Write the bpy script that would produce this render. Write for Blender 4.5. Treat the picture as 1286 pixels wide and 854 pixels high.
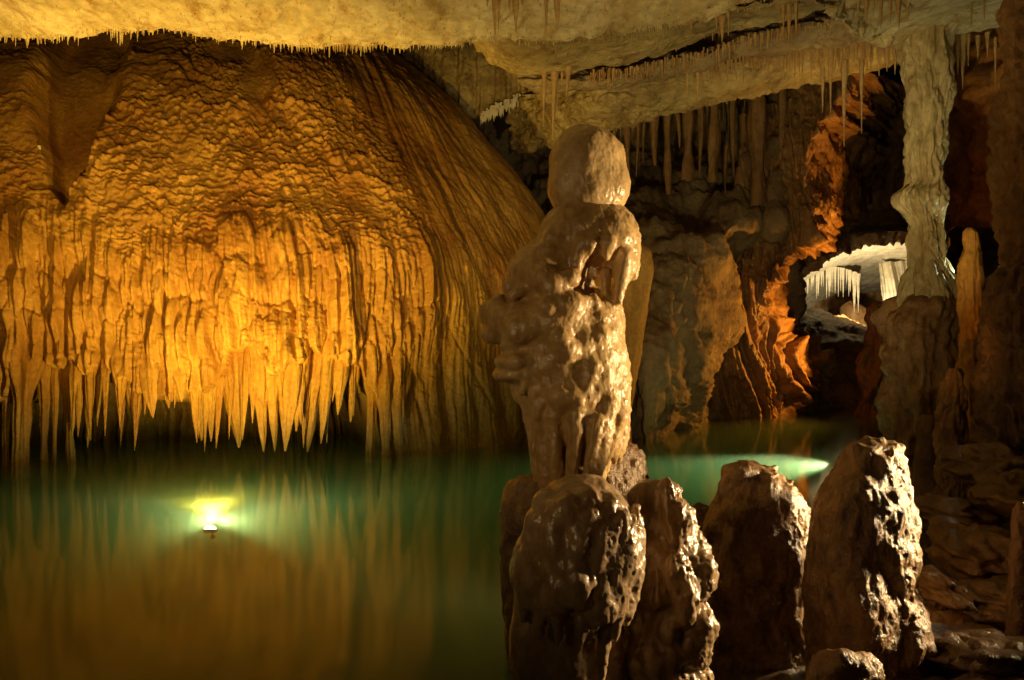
import bpy, math, random
import numpy as np

for o in list(bpy.data.objects):
    bpy.data.objects.remove(o, do_unlink=True)
SC = bpy.context.scene
COL = SC.collection
rnd = random.Random(7)
rng = np.random.default_rng(11)

# ------------------------------------------------------------------ camera
F, CX, CY, CAMH = 1000.0, 643.0, 427.0, 2.0          # photo: 1286 x 854, level camera 2 m above the water


def P(px, py, Y):
    """point seen at photo pixel (px, py) that lies Y metres ahead"""
    return np.array([(px - CX) / F * Y, Y, CAMH - (py - CY) / F * Y])


cam = bpy.data.cameras.new('camera')
cam.sensor_width = 36.0
cam.lens = F / 1286.0 * 36.0
cam.clip_end = 300
cam.clip_start = 0.05
camo = bpy.data.objects.new('camera', cam)
COL.objects.link(camo)
camo.location = (0, 0, CAMH)
camo.rotation_euler = (math.radians(90), 0, 0)
SC.camera = camo

# ------------------------------------------------------------------ world, exposure
W = bpy.data.worlds.new('World')
SC.world = W
W.use_nodes = True
W.node_tree.nodes['Background'].inputs[0].default_value = (1.0, 0.55, 0.22, 1)
W.node_tree.nodes['Background'].inputs[1].default_value = 0.010
SC.view_settings.view_transform = 'Standard'
SC.view_settings.look = 'None'
SC.view_settings.exposure = 0
SC.view_settings.gamma = 1
SC.render.engine = 'CYCLES'
cy = SC.cycles
cy.max_bounces = 6
cy.diffuse_bounces = 3
cy.glossy_bounces = 3
cy.transparent_max_bounces = 12
cy.transmission_bounces = 2
cy.volume_bounces = 1
cy.sample_clamp_indirect = 2.0
cy.caustics_reflective = False
cy.caustics_refractive = False
cy.use_denoising = True

# ------------------------------------------------------------------ cave lamps (the grotto's own floodlights, plus added unseen fill spots)
def lamp(name, kind, loc, power, color, size=0.08, target=None, cone=90, blend=0.6):
    L = bpy.data.lights.new(name, kind)
    L.energy = power
    L.color = color
    L.shadow_soft_size = size
    if kind == 'SPOT':
        L.spot_size = math.radians(cone)
        L.spot_blend = blend
    o = bpy.data.objects.new(name, L)
    COL.objects.link(o)
    o.location = loc
    if target is not None:
        from mathutils import Vector
        d = Vector(target) - Vector(loc)
        o.rotation_euler = d.to_track_quat('-Z', 'Y').to_euler()
    return o


AMBER = (1.0, 0.59, 0.10)
WARM = (1.0, 0.70, 0.27)
ORANGE = (1.0, 0.40, 0.05)
KEYC = (1.0, 0.73, 0.37)
COOL = (0.90, 1.0, 0.66)
WHITE = (1.0, 0.78, 0.42)
LAMP1 = P(264, 655, 9.6)
LAMP1[2] = -0.26
LAMP2 = np.array([5.75, 14.2, -0.28])
lamp('flood_or_fill_light', 'SPOT', LAMP1 + np.array([0, 0.06, 0.10]), 2150, AMBER, 0.06, P(262, 175, 13.8), 128, 1.0)
for az in (-66, -33, 0, 33, 66):
    lamp('flood_or_fill_light', 'SPOT', LAMP1 + np.array([0.04 * az / 56, 0.10, 0.06]), 480, (1.0, 0.90, 0.66), 0.04, LAMP1 + np.array([3 * math.sin(math.radians(az)), 3 * math.cos(math.radians(az)), -0.42]), 62, 1.0)
lamp('flood_or_fill_light', 'SPOT', (-3.4, 3.0, 0.5), 2500, AMBER, 0.12, (-4.6, 13.6, 5.8), 60, 0.9)
lamp('flood_or_fill_light', 'SPOT', LAMP2 + np.array([-0.1, 0, 0.06]), 7000, (1.0, 0.90, 0.85), 0.08, LAMP2 + np.array([-3, -0.85, -0.12]), 36, 1.0)
lamp('flood_or_fill_light', 'SPOT', (0.45, 6.2, 0.25), 540, WARM, 0.1, (0.0, 9.0, 5.9), 118, 0.7)
lamp('flood_or_fill_light', 'SPOT', (4.6, 4.62, 1.5), 1500, KEYC, 0.2, (0.9, 4.75, 1.6), 64, 0.35)
lamp('flood_or_fill_light', 'SPOT', (2.62, 5.25, 1.0), 80, KEYC, 0.06, (1.7, 5.2, 0.7), 130, 0.6)  # added second key, hidden behind the cone-shaped stalagmite, for its neighbour's flank
lamp('flood_or_fill_light', 'SPOT', P(1124, 428, 19.3), 900, ORANGE, 0.1, P(975, 440, 19.7), 110, 0.6)
lamp('flood_or_fill_light', 'SPOT', P(1128, 415, 19.6), 950, ORANGE, 0.1, P(1030, 250, 20.6), 62, 0.7)
lamp('flood_or_fill_light', 'SPOT', P(1132, 395, 17.8), 650, (1.0, 0.52, 0.09), 0.1, P(1050, 85, 15.5), 60, 0.8)
lamp('flood_or_fill_light', 'SPOT', P(1136, 395, 16.5), 500, (1.0, 0.52, 0.09), 0.1, P(1238, 70, 17.5), 46, 0.9)
lamp('flood_or_fill_light', 'SPOT', P(1078, 397, 37.5), 950, WHITE, 0.15, P(1078, 350, 42), 165, 0.3)
lamp('flood_or_fill_light', 'SPOT', P(1226, 340, 11.95), 45, COOL, 0.05, P(1188, 300, 12), 150, 0.5)
lamp('flood_or_fill_light', 'SPOT', P(1090, 640, 5.9), 90, ORANGE, 0.05, P(1218, 360, 9), 26, 0.8)
lamp('flood_or_fill_light', 'SPOT', P(1085, 660, 5.6), 480, (1.0, 0.77, 0.34), 0.08, P(1150, 170, 12), 27, 0.9)  # added unseen fill for the column
lamp('flood_or_fill_light', 'SPOT', P(1000, 650, 6.2), 820, (1.0, 0.74, 0.32), 0.1, P(880, 240, 16), 66, 0.9)  # added unseen fill for the mid-ground wall
lamp('flood_or_fill_light', 'SPOT', (-2.6, 1.0, 2.4), 125, (1.0, 0.66, 0.28), 0.4, (0.6, 5.1, 2.1), 48, 0.9)  # added soft fill in place of light bounced off the amber wall
lamp('flood_or_fill_light', 'SPOT', P(1240, 300, 9.5), 60, (1.0, 0.9, 0.66), 0.05, (2.9, 5.3, 0.2), 50, 0.8)  # added weak spot for bank sheen, in place of the cool lamp's spill


# ------------------------------------------------------------------ noise (numpy)
_perm = rng.permutation(512).astype(np.int64)
_perm = np.concatenate([_perm, _perm, _perm])
_grad = rng.normal(size=(512, 3)).astype(np.float32)
_grad /= np.linalg.norm(_grad, axis=1)[:, None]


def pn(x, y, z=0.0):
    """gradient noise, about -0.7..0.7"""
    x, y, z = np.broadcast_arrays(np.asarray(x, np.float32), np.asarray(y, np.float32), np.asarray(z, np.float32))
    xi, yi, zi = np.floor(x), np.floor(y), np.floor(z)
    fx, fy, fz = x - xi, y - yi, z - zi
    X, Y, Z = xi.astype(np.int64) & 511, yi.astype(np.int64) & 511, zi.astype(np.int64) & 511
    u, v, w = (t * t * t * (t * (t * 6 - 15) + 10) for t in (fx, fy, fz))
    out = 0
    for i in (0, 1):
        a = _perm[(X + i) & 511]
        for j in (0, 1):
            b = _perm[(a + Y + j) & 511]
            for k in (0, 1):
                g = _grad[_perm[(b + Z + k) & 511]]
                d = g[..., 0] * (fx - i) + g[..., 1] * (fy - j) + g[..., 2] * (fz - k)
                out = out + d * (u if i else 1 - u) * (v if j else 1 - v) * (w if k else 1 - w)
    return out * 1.5


def fbm(x, y, z=0.0, oct=4, gain=0.5):
    s, a, f = 0, 1.0, 1.0
    for i in range(oct):
        s = s + a * pn(x * f + i * 17.3, y * f + i * 5.1, z * f + i * 9.7)
        a *= gain
        f *= 2.03
    return s


def worley(x, y, seed=0):
    """2D cell noise: F1, F2, id"""
    xi, yi = np.floor(x), np.floor(y)
    f1 = np.full(x.shape, 9.0, np.float32)
    f2 = f1.copy()
    cid = np.zeros(x.shape, np.float32)
    for i in (-1, 0, 1):
        for j in (-1, 0, 1):
            cx, cyy = (xi + i).astype(np.int64), (yi + j).astype(np.int64)
            h = _perm[(_perm[(cx + seed) & 511] + cyy) & 511]
            jx = (_perm[h] % 97) / 97.0
            jy = (_perm[h + 31] % 89) / 89.0
            d = np.hypot(xi + i + jx - x, yi + j + jy - y).astype(np.float32)
            nf2 = np.where(d < f1, f1, np.minimum(f2, d))
            cid = np.where(d < f1, h / 512.0, cid)
            f1 = np.minimum(f1, d)
            f2 = nf2
    return f1, f2, cid


def sstep(a, b, x):
    t = np.clip((np.asarray(x, float) - a) / (b - a), 0, 1)
    return t * t * (3 - 2 * t)


def interp(x, pts):
    xs, ys = zip(*pts)
    return np.interp(x, xs, ys)


def sinterp(x, pts):
    """smooth (pchip-like, via dense average) interpolation"""
    xs = np.array([p[0] for p in pts], float)
    ys = np.array([p[1] for p in pts], float)
    m = np.gradient(ys, xs)
    x = np.clip(np.asarray(x, float), xs[0], xs[-1])
    i = np.clip(np.searchsorted(xs, x, side='right') - 1, 0, len(xs) - 2)
    h = xs[i + 1] - xs[i]
    t = (x - xs[i]) / h
    return ((2 * t**3 - 3 * t**2 + 1) * ys[i] + (t**3 - 2 * t**2 + t) * h * m[i] + (-2 * t**3 + 3 * t**2) * ys[i + 1] + (t**3 - t**2) * h * m[i + 1])


# ------------------------------------------------------------------ mesh helpers
def mesh_obj(name, V, Fc, mat, origin=None, parent=None, smooth=True):
    """V: (n,3) world points, Fc: (m,4) or (m,3) indices"""
    V = np.asarray(V, np.float32).reshape(-1, 3)
    Fc = np.asarray(Fc, np.int32)
    if parent is not None and origin is None:
        origin = parent.matrix_world.translation if False else parent.location
    org = np.array(origin if origin is not None else (0, 0, 0), np.float32)
    me = bpy.data.meshes.new(name)
    n, m = len(V), Fc.shape[1]
    me.vertices.add(n)
    me.vertices.foreach_set('co', (V - org).ravel())
    me.loops.add(Fc.size)
    me.loops.foreach_set('vertex_index', Fc.ravel())
    me.polygons.add(len(Fc))
    me.polygons.foreach_set('loop_start', np.arange(0, Fc.size, m, dtype=np.int32))
    me.polygons.foreach_set('use_smooth', np.full(len(Fc), smooth, bool))
    me.update(calc_edges=True)
    me.validate()
    me.materials.append(mat)
    o = bpy.data.objects.new(name, me)
    COL.objects.link(o)
    if parent is not None:
        o.parent = parent
        o.location = org - np.array(parent.location)
    else:
        o.location = org
    return o


def tag(o, label=None, cat=None, group=None, kind=None):
    if label:
        o['label'] = label
    if cat:
        o['category'] = cat
    if group:
        o['group'] = group
    if kind:
        o['kind'] = kind
    return o


def empty(name, loc):
    o = bpy.data.objects.new(name, None)
    o.empty_display_size = 0.2
    COL.objects.link(o)
    o.location = loc
    return o


def grid_faces(nr, nc, wrap=False):
    i = np.arange(nr - 1)[:, None]
    j = np.arange(nc if wrap else nc - 1)[None, :]
    j2 = (j + 1) % nc
    a = i * nc + j
    b = i * nc + j2
    c = (i + 1) * nc + j2
    d = (i + 1) * nc + j
    return np.stack([a, b, c, d], -1).reshape(-1, 4)


def grid_normals(G):
    du = np.gradient(G, axis=1)
    dv = np.gradient(G, axis=0)
    N = np.cross(dv, du)
    N /= np.linalg.norm(N, axis=-1, keepdims=True) + 1e-9
    return N


def face_normals_to_cam(G, N):
    tc = np.array([0, 0, CAMH]) - G
    s = np.sign((N * tc).sum(-1).mean())
    return N * (s if s else 1)


def vnormals(V, Fc):
    a, b, c, d = (V[Fc[:, i]] for i in range(4))
    n = np.cross(c - a, d - b)
    N = np.zeros_like(V)
    for i in range(4):
        for k in range(3):
            N[:, k] += np.bincount(Fc[:, i], n[:, k], len(V))
    N /= np.linalg.norm(N, axis=1)[:, None] + 1e-9
    return N


def relief(pxs, pys, table, step, disp=None, warp=None):
    """cave wall patch: pixel rectangle with a depth table (rows = pys, columns = pxs), smooth in both directions"""
    px = np.arange(pxs[0], pxs[-1] + step, step)
    py = np.arange(pys[0], pys[-1] + step, step)
    T = np.array(table, float)
    R = np.stack([sinterp(px, list(zip(pxs, r))) for r in T])
    D = np.stack([sinterp(py, list(zip(pys, R[:, j]))) for j in range(R.shape[1])], 1)
    PX, PY = np.meshgrid(px, py)
    if warp:
        PX, PY = warp(PX, PY)
    G = np.stack([(PX - CX) / F * D, D, CAMH - (PY - CY) / F * D], -1)
    N = face_normals_to_cam(G, grid_normals(G))
    if disp is not None:
        G = G + N * disp(PX, PY, G, N)[..., None]
    return G


def loft(rows, nu, nv, disp=None, smooth=True):
    """surface through rows of (px, py, Y) points"""
    us = np.linspace(0, 1, nu)
    R = []
    for r in rows:
        r = np.array(r, float)
        W3 = np.stack([P(*q) for q in r])
        t = np.linspace(0, 1, len(r))
        R.append(np.stack([sinterp(us, list(zip(t, W3[:, k]))) for k in range(3)], -1))
    R = np.stack(R)
    tv = np.linspace(0, 1, len(rows))
    vs = np.linspace(0, 1, nv)
    G = np.empty((nv, nu, 3))
    for j in range(nu):
        for k in range(3):
            G[:, j, k] = (sinterp if smooth else interp)(vs, list(zip(tv, R[:, j, k])))
    N = face_normals_to_cam(G, grid_normals(G))
    if disp is not None:
        U, Vv = np.meshgrid(us, vs)
        G = G + N * disp(U, Vv, G, N)[..., None]
    return G


def grid_obj(name, G, mat, **k):
    return mesh_obj(name, G.reshape(-1, 3), grid_faces(G.shape[0], G.shape[1]), mat, **k)


# ---- implicit surfaces: smooth unions of ellipsoids, tapered capsules and profiles, meshed with surface nets
class Sdf:
    def __init__(s, lo, hi, h):
        s.lo, s.h = np.array(lo, np.float32), h
        s.n = np.ceil((np.array(hi) - s.lo) / h).astype(int) + 1
        s.D = np.full(s.n, 1.0, np.float32)
        s.ax = [s.lo[k] + h * np.arange(s.n[k], dtype=np.float32) for k in range(3)]

    def _win(s, lo, hi):
        a = np.clip(np.floor((np.array(lo) - s.lo) / s.h).astype(int), 0, s.n)
        b = np.clip(np.ceil((np.array(hi) - s.lo) / s.h).astype(int) + 1, 0, s.n)
        sl = tuple(slice(a[k], b[k]) for k in range(3))
        g = np.ix_(*[s.ax[k][sl[k]] for k in range(3)])
        return sl, g

    def _mix(s, sl, d, k, cut=False):
        R = s.D[sl]
        if R.size == 0:
            return
        if cut:
            R2, d = -R, d
            h = np.clip(0.5 + 0.5 * (d - R2) / k, 0, 1)
            s.D[sl] = -(d * (1 - h) + R2 * h - k * h * (1 - h))
        else:
            h = np.clip(0.5 + 0.5 * (d - R) / k, 0, 1)
            s.D[sl] = d * (1 - h) + R * h - k * h * (1 - h)

    def ell(s, c, r, k=0.05, cut=False):
        c, r = np.array(c, np.float32), np.array(r, np.float32)
        m = k + 3 * s.h
        sl, (x, y, z) = s._win(c - r - m, c + r + m)
        x, y, z = x - c[0], y - c[1], z - c[2]
        k0 = np.sqrt((x / r[0])**2 + (y / r[1])**2 + (z / r[2])**2)
        k1 = np.sqrt((x / r[0]**2)**2 + (y / r[1]**2)**2 + (z / r[2]**2)**2) + 1e-6
        s._mix(sl, k0 * (k0 - 1) / k1, k, cut)

    def cap(s, a, b, ra, rb, k=0.03, cut=False):
        a, b = np.array(a, np.float32), np.array(b, np.float32)
        m = max(ra, rb) + k + 3 * s.h
        sl, (x, y, z) = s._win(np.minimum(a, b) - m, np.maximum(a, b) + m)
        ba = b - a
        t = np.clip(((x - a[0]) * ba[0] + (y - a[1]) * ba[1] + (z - a[2]) * ba[2]) / (ba @ ba + 1e-9), 0, 1)
        d = np.sqrt((x - a[0] - t * ba[0])**2 + (y - a[1] - t * ba[1])**2 + (z - a[2] - t * ba[2])**2) - (ra + (rb - ra) * t)
        s._mix(sl, d, k, cut)

    def prof(s, rows, Y, ratio=1.0, k=0.05):
        """rows: (py, left px, right px) seen at depth Y"""
        z = [CAMH - (r[0] - CY) / F * Y for r in rows][::-1]
        cx = [((r[1] + r[2]) / 2 - CX) / F * Y for r in rows][::-1]
        rr = [(r[2] - r[1]) / 2 / F * Y for r in rows][::-1]
        m = max(rr) * max(1, ratio) + k + 4 * s.h
        sl, (x, y, zz) = s._win((min(cx) - m, Y - m, z[0]), (max(cx) + m, Y + m, z[-1]))
        c = sinterp(zz.ravel(), list(zip(z, cx)))[None, None, :]
        r = sinterp(zz.ravel(), list(zip(z, rr)))[None, None, :]
        d = (np.hypot(x - c, (y - Y) / ratio) - r).astype(np.float32)
        s._mix(sl, d, k)

    def mesh(s):
        D = s.D
        D[0], D[-1], D[:, 0], D[:, -1], D[:, :, 0], D[:, :, -1] = (1e-3,) * 6
        S = D < 0
        n = s.n
        cnt = np.zeros(n - 1, np.int8)
        for i in (0, 1):
            for j in (0, 1):
                for k in (0, 1):
                    cnt += S[i:n[0] - 1 + i, j:n[1] - 1 + j, k:n[2] - 1 + k]
        act = np.argwhere((cnt > 0) & (cnt < 8))
        idx = np.full(n - 1, -1, np.int32)
        idx[tuple(act.T)] = np.arange(len(act))
        acc = np.zeros((len(act), 3))
        num = np.zeros(len(act))
        cor = [np.array(c) for c in ((0, 0, 0), (1, 0, 0), (0, 1, 0), (1, 1, 0), (0, 0, 1), (1, 0, 1), (0, 1, 1), (1, 1, 1))]
        val = [D[tuple((act + c).T)] for c in cor]
        for a, b in ((0, 1), (2, 3), (4, 5), (6, 7), (0, 2), (1, 3), (4, 6), (5, 7), (0, 4), (1, 5), (2, 6), (3, 7)):
            va, vb = val[a], val[b]
            x = (va < 0) != (vb < 0)
            t = np.where(x, va / (va - vb + 1e-12), 0)
            acc[x] += (cor[a] + t[:, None] * (cor[b] - cor[a]))[x]
            num += x
        V = s.lo + s.h * (act + acc / num[:, None])
        Q = []
        for ax in range(3):
            o1, o2 = [(1, 2), (2, 0), (0, 1)][ax]
            sa = [slice(0, n[k]) for k in range(3)]
            sb = list(sa)
            sa[ax], sb[ax] = slice(0, n[ax] - 1), slice(1, n[ax])
            X = S[tuple(sa)] != S[tuple(sb)]
            e = np.argwhere(X)
            e = e[(e[:, o1] > 0) & (e[:, o2] > 0) & (e[:, o1] < n[o1] - 1) & (e[:, o2] < n[o2] - 1)]
            u, v = np.zeros(3, int), np.zeros(3, int)
            u[o1], v[o2] = 1, 1
            q = np.stack([idx[tuple((e - u - v).T)], idx[tuple((e - v).T)], idx[tuple(e.T)], idx[tuple((e - u).T)]], 1)
            fl = ~S[tuple(e.T)]
            q[fl] = q[fl][:, ::-1]
            Q.append(q)
        return V, np.concatenate(Q)


def relax(V, Fc, it=1, lam=0.5):
    for _ in range(it):
        A = np.zeros_like(V)
        c = np.zeros(len(V))
        for i in range(4):
            for j in (1, 3):
                nb = V[Fc[:, (i + j) % 4]]
                for k in range(3):
                    A[:, k] += np.bincount(Fc[:, i], nb[:, k], len(V))
                c += np.bincount(Fc[:, i], minlength=len(V))
        V = V + lam * (A / np.maximum(c, 1)[:, None] - V)
    return V


def outline_mesh(rows, Y, nth, step, ratio=1.0, disp=None, th0=0.0):
    """solid of stacked rings between left and right outline (py, l, r) at depth Y; disp(theta, z, P) in metres"""
    py0, py1 = rows[0][0], rows[-1][0]
    py = np.linspace(py0, py1, max(8, int((py1 - py0) / step)))
    l = sinterp(py, [(r[0], r[1]) for r in rows])
    r = sinterp(py, [(q[0], q[2]) for q in rows])
    c, R = ((l + r) / 2 - CX) / F * Y, np.maximum((r - l) / 2, 0.05) / F * Y
    z = CAMH - (py - CY) / F * Y
    th = np.linspace(0, 2 * np.pi, nth, endpoint=False)
    TH, Z = np.meshgrid(th, z)
    G = np.stack([c[:, None] + R[:, None] * np.cos(TH), Y + R[:, None] * ratio * np.sin(TH), Z], -1)
    if disp is not None:
        d = disp(TH, Z, G, R[:, None])
        N = np.stack([np.cos(TH), np.sin(TH), 0 * TH], -1)
        G = G + N * np.minimum(d, 9)[..., None]
    Fc = grid_faces(len(py), nth, True)
    V = G.reshape(-1, 3)
    V = np.concatenate([V, [[c[0], Y, z[0]], [c[-1], Y, z[-1]]]])
    k = len(V) - 2
    j = np.arange(nth)
    top = np.stack([np.full(nth, k), (j + 1) % nth, j, np.full(nth, k)], 1)
    return V, Fc


# ------------------------------------------------------------------ materials
def rock(name, dark, light, scale=3.0, rough=0.55, bump=0.4, bscale=40.0, streak=(1, 1, 0.25), stain=None, coat=0.0, sss=0.0, spec=0.5, bdist=0.02, stain_amt=0.55):
    m = bpy.data.materials.new(name)
    m.use_nodes = True
    nt = m.node_tree
    nt.nodes.clear()
    N, L = nt.nodes.new, nt.links.new
    out = N('ShaderNodeOutputMaterial')
    b = N('ShaderNodeBsdfPrincipled')
    L(b.outputs[0], out.inputs[0])
    tc = N('ShaderNodeTexCoord')
    mp = N('ShaderNodeMapping')
    mp.inputs['Scale'].default_value = streak
    L(tc.outputs['Object'], mp.inputs[0])

    def noise(vec, sc, det=5, rg=0.55, dist=0.0):
        n = N('ShaderNodeTexNoise')
        n.inputs['Scale'].default_value = sc
        n.inputs['Detail'].default_value = det
        n.inputs['Roughness'].default_value = rg
        n.inputs['Distortion'].default_value = dist
        L(vec, n.inputs['Vector'])
        return n.outputs[0]

    def ramp(f, a, c):
        r = N('ShaderNodeMapRange')
        r.inputs[1].default_value, r.inputs[2].default_value = a, c
        L(f, r.inputs[0])
        return r.outputs[0]

    def mix(f, a, c):
        x = N('ShaderNodeMix')
        x.data_type = 'RGBA'
        L(f, x.inputs[0])
        for s, v in ((6, a), (7, c)):
            if isinstance(v, tuple):
                x.inputs[s].default_value = (*v, 1)
            else:
                L(v, x.inputs[s])
        return x.outputs[2]

    n1 = noise(mp.outputs[0], scale, 6, 0.6, 0.3)
    c1 = mix(ramp(n1, 0.36, 0.64), dark, light)
    if stain:
        n2 = noise(mp.outputs[0], scale * 2.7, 4, 0.6, 0.6)
        r2 = ramp(n2, 0.52, 0.68)
        mm = N('ShaderNodeMath')
        mm.operation = 'MULTIPLY'
        L(r2, mm.inputs[0])
        mm.inputs[1].default_value = stain_amt
        c1 = mix(mm.outputs[0], c1, stain)
    n3 = noise(tc.outputs['Object'], bscale * 0.6, 4, 0.6)
    hs = N('ShaderNodeHueSaturation')
    L(c1, hs.inputs['Color'])
    L(ramp(n3, 0.2, 0.8), hs.inputs['Value'])
    vv = N('ShaderNodeMapRange')
    vv.inputs[1].default_value, vv.inputs[2].default_value, vv.inputs[3].default_value, vv.inputs[4].default_value = 0.25, 0.75, 0.72, 1.22
    L(n3, vv.inputs[0])
    L(vv.outputs[0], hs.inputs['Value'])
    L(hs.outputs[0], b.inputs['Base Color'])
    rr = N('ShaderNodeMapRange')
    rr.inputs[1].default_value, rr.inputs[2].default_value = 0.3, 0.7
    rr.inputs[3].default_value, rr.inputs[4].default_value = max(0.05, rough - 0.14), min(1, rough + 0.14)
    L(noise(tc.outputs['Object'], scale * 3, 3), rr.inputs[0])
    L(rr.outputs[0], b.inputs['Roughness'])
    b.inputs['Specular IOR Level'].default_value = spec
    if coat:
        b.inputs['Coat Weight'].default_value = coat
        b.inputs['Coat Roughness'].default_value = 0.16
    if sss:
        b.inputs['Subsurface Weight'].default_value = sss
        b.inputs['Subsurface Radius'].default_value = (1.0, 0.55, 0.25)
        b.inputs['Subsurface Scale'].default_value = 0.03
    if bump:
        h1 = noise(tc.outputs['Object'], bscale, 5, 0.6)
        h2 = noise(mp.outputs[0], bscale * 0.7, 3, 0.5)
        ad = N('ShaderNodeMath')
        ad.operation = 'ADD'
        L(h1, ad.inputs[0])
        L(h2, ad.inputs[1])
        bp = N('ShaderNodeBump')
        bp.inputs['Strength'].default_value = bump
        bp.inputs['Distance'].default_value = bdist
        L(ad.outputs[0], bp.inputs['Height'])
        L(bp.outputs[0], b.inputs['Normal'])
        if coat:
            L(bp.outputs[0], b.inputs['Coat Normal'])
    return m


M = {}
M['flow'] = rock('amber_flowstone', (0.38, 0.175, 0.033), (0.66, 0.385, 0.085), 0.9, 0.6, 0.7, 26, (1, 1, 0.35), (0.28, 0.125, 0.025), spec=0.3)
M['ceil'] = rock('cream_limestone', (0.50, 0.39, 0.18), (0.74, 0.64, 0.38), 1.6, 0.75, 0.7, 14, (1.2, 0.45, 1), (0.34, 0.20, 0.06), spec=0.2, bdist=0.03, stain_amt=0.75)
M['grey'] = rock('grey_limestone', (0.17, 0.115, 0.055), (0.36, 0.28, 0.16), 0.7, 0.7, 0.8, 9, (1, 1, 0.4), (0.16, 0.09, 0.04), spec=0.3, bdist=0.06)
M['slab'] = rock('yellow_grey_limestone', (0.28, 0.20, 0.085), (0.52, 0.42, 0.20), 1.0, 0.75, 0.9, 9, (1, 1, 1), (0.17, 0.095, 0.035), spec=0.2, bdist=0.06, stain_amt=0.8)
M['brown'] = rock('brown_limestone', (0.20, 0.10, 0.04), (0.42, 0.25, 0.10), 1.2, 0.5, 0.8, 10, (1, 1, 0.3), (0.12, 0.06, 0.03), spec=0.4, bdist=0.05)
M['drip'] = rock('tan_stalactite', (0.42, 0.24, 0.09), (0.66, 0.45, 0.20), 2.5, 0.5, 0.4, 30, (1, 1, 0.2), spec=0.4)
M['wax'] = rock('wet_cream_stalagmite', (0.42, 0.25, 0.09), (0.64, 0.44, 0.20), 2.2, 0.40, 0.38, 38, (1, 1, 0.5), (0.30, 0.17, 0.07), coat=0.2, sss=0.12, bdist=0.012)
M['wetbrown'] = rock('wet_brown_stalagmite', (0.17, 0.09, 0.038), (0.34, 0.205, 0.095), 2.4, 0.37, 0.75, 70, (1, 1, 0.5), (0.10, 0.05, 0.022), coat=0.42, bdist=0.014, stain_amt=0.8)
M['column'] = rock('pale_green_column', (0.36, 0.28, 0.13), (0.64, 0.54, 0.31), 2.2, 0.5, 0.7, 16, (1, 1, 0.2), (0.24, 0.14, 0.05), spec=0.45, bdist=0.03)
M['white'] = rock('white_calcite', (0.62, 0.56, 0.42), (0.82, 0.78, 0.66), 0.8, 0.6, 0.5, 6, (1, 1, 0.5), bdist=0.05)
M['bank'] = rock('dark_wet_bank_rock', (0.085, 0.048, 0.022), (0.21, 0.13, 0.065), 2.0, 0.42, 0.7, 20, (1, 1, 1), (0.05, 0.03, 0.018), coat=0.25, bdist=0.03)
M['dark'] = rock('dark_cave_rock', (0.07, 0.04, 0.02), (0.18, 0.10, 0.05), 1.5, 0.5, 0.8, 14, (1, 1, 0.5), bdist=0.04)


def water_material():
    m = bpy.data.materials.new('green_pool_water')
    m.use_nodes = True
    nt = m.node_tree
    nt.nodes.clear()
    N, L = nt.nodes.new, nt.links.new
    out = N('ShaderNodeOutputMaterial')
    geo = N('ShaderNodeNewGeometry')
    tc = N('ShaderNodeTexCoord')
    mp = N('ShaderNodeMapping')
    mp.inputs['Scale'].default_value = (1.0, 0.35, 1)
    L(tc.outputs['Object'], mp.inputs[0])
    nz = N('ShaderNodeTexNoise')
    nz.inputs['Scale'].default_value = 1.3
    nz.inputs['Detail'].default_value = 2
    L(mp.outputs[0], nz.inputs['Vector'])
    bp = N('ShaderNodeBump')
    bp.inputs['Strength'].default_value = 0.06
    bp.inputs['Distance'].default_value = 0.02
    L(nz.outputs[0], bp.inputs['Height'])
    dt = N('ShaderNodeVectorMath')
    dt.operation = 'DOT_PRODUCT'
    L(geo.outputs['Incoming'], dt.inputs[0])
    L(bp.outputs[0], dt.inputs[1])

    def mth(op, a, b=None):
        x = N('ShaderNodeMath')
        x.operation = op
        for i, v in enumerate((a, b)):
            if v is None:
                continue
            if isinstance(v, (int, float)):
                x.inputs[i].default_value = v
            else:
                L(v, x.inputs[i])
        return x.outputs[0]

    fr = mth('ADD', mth('MULTIPLY', mth('POWER', mth('SUBTRACT', 1.0, mth('MINIMUM', mth('ABSOLUTE', dt.outputs['Value']), 1.0)), 5.0), 0.98), 0.02)
    tr = N('ShaderNodeBsdfTransparent')
    gl = N('ShaderNodeBsdfGlossy')
    gl.inputs['Roughness'].default_value = 0.10
    L(bp.outputs[0], gl.inputs['Normal'])
    mx = N('ShaderNodeMixShader')
    L(fr, mx.inputs[0])
    L(tr.outputs[0], mx.inputs[1])
    L(gl.outputs[0], mx.inputs[2])
    L(mx.outputs[0], out.inputs['Surface'])
    vs = N('ShaderNodeVolumeScatter')
    vs.inputs['Color'].default_value = (0.60, 0.78, 0.38, 1)
    vs.inputs['Density'].default_value = 0.22
    vs.inputs['Anisotropy'].default_value = 0.0
    va = N('ShaderNodeVolumeAbsorption')
    va.inputs['Color'].default_value = (0.20, 0.55, 0.20, 1)
    va.inputs['Density'].default_value = 0.60
    ad = N('ShaderNodeAddShader')
    L(vs.outputs[0], ad.inputs[0])
    L(va.outputs[0], ad.inputs[1])
    L(ad.outputs[0], out.inputs['Volume'])
    m.cycles.homogeneous_volume = True
    return m


M['water'] = water_material()


def box(name, lo, hi, mat, **k):
    x0, y0, z0 = lo
    x1, y1, z1 = hi
    V = [(x0, y0, z0), (x1, y0, z0), (x1, y1, z0), (x0, y1, z0), (x0, y0, z1), (x1, y0, z1), (x1, y1, z1), (x0, y1, z1)]
    Fc = [(0, 3, 2, 1), (4, 5, 6, 7), (0, 1, 5, 4), (1, 2, 6, 5), (2, 3, 7, 6), (3, 0, 4, 7)]
    return mesh_obj(name, V, Fc, mat, smooth=False, **k)


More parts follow.
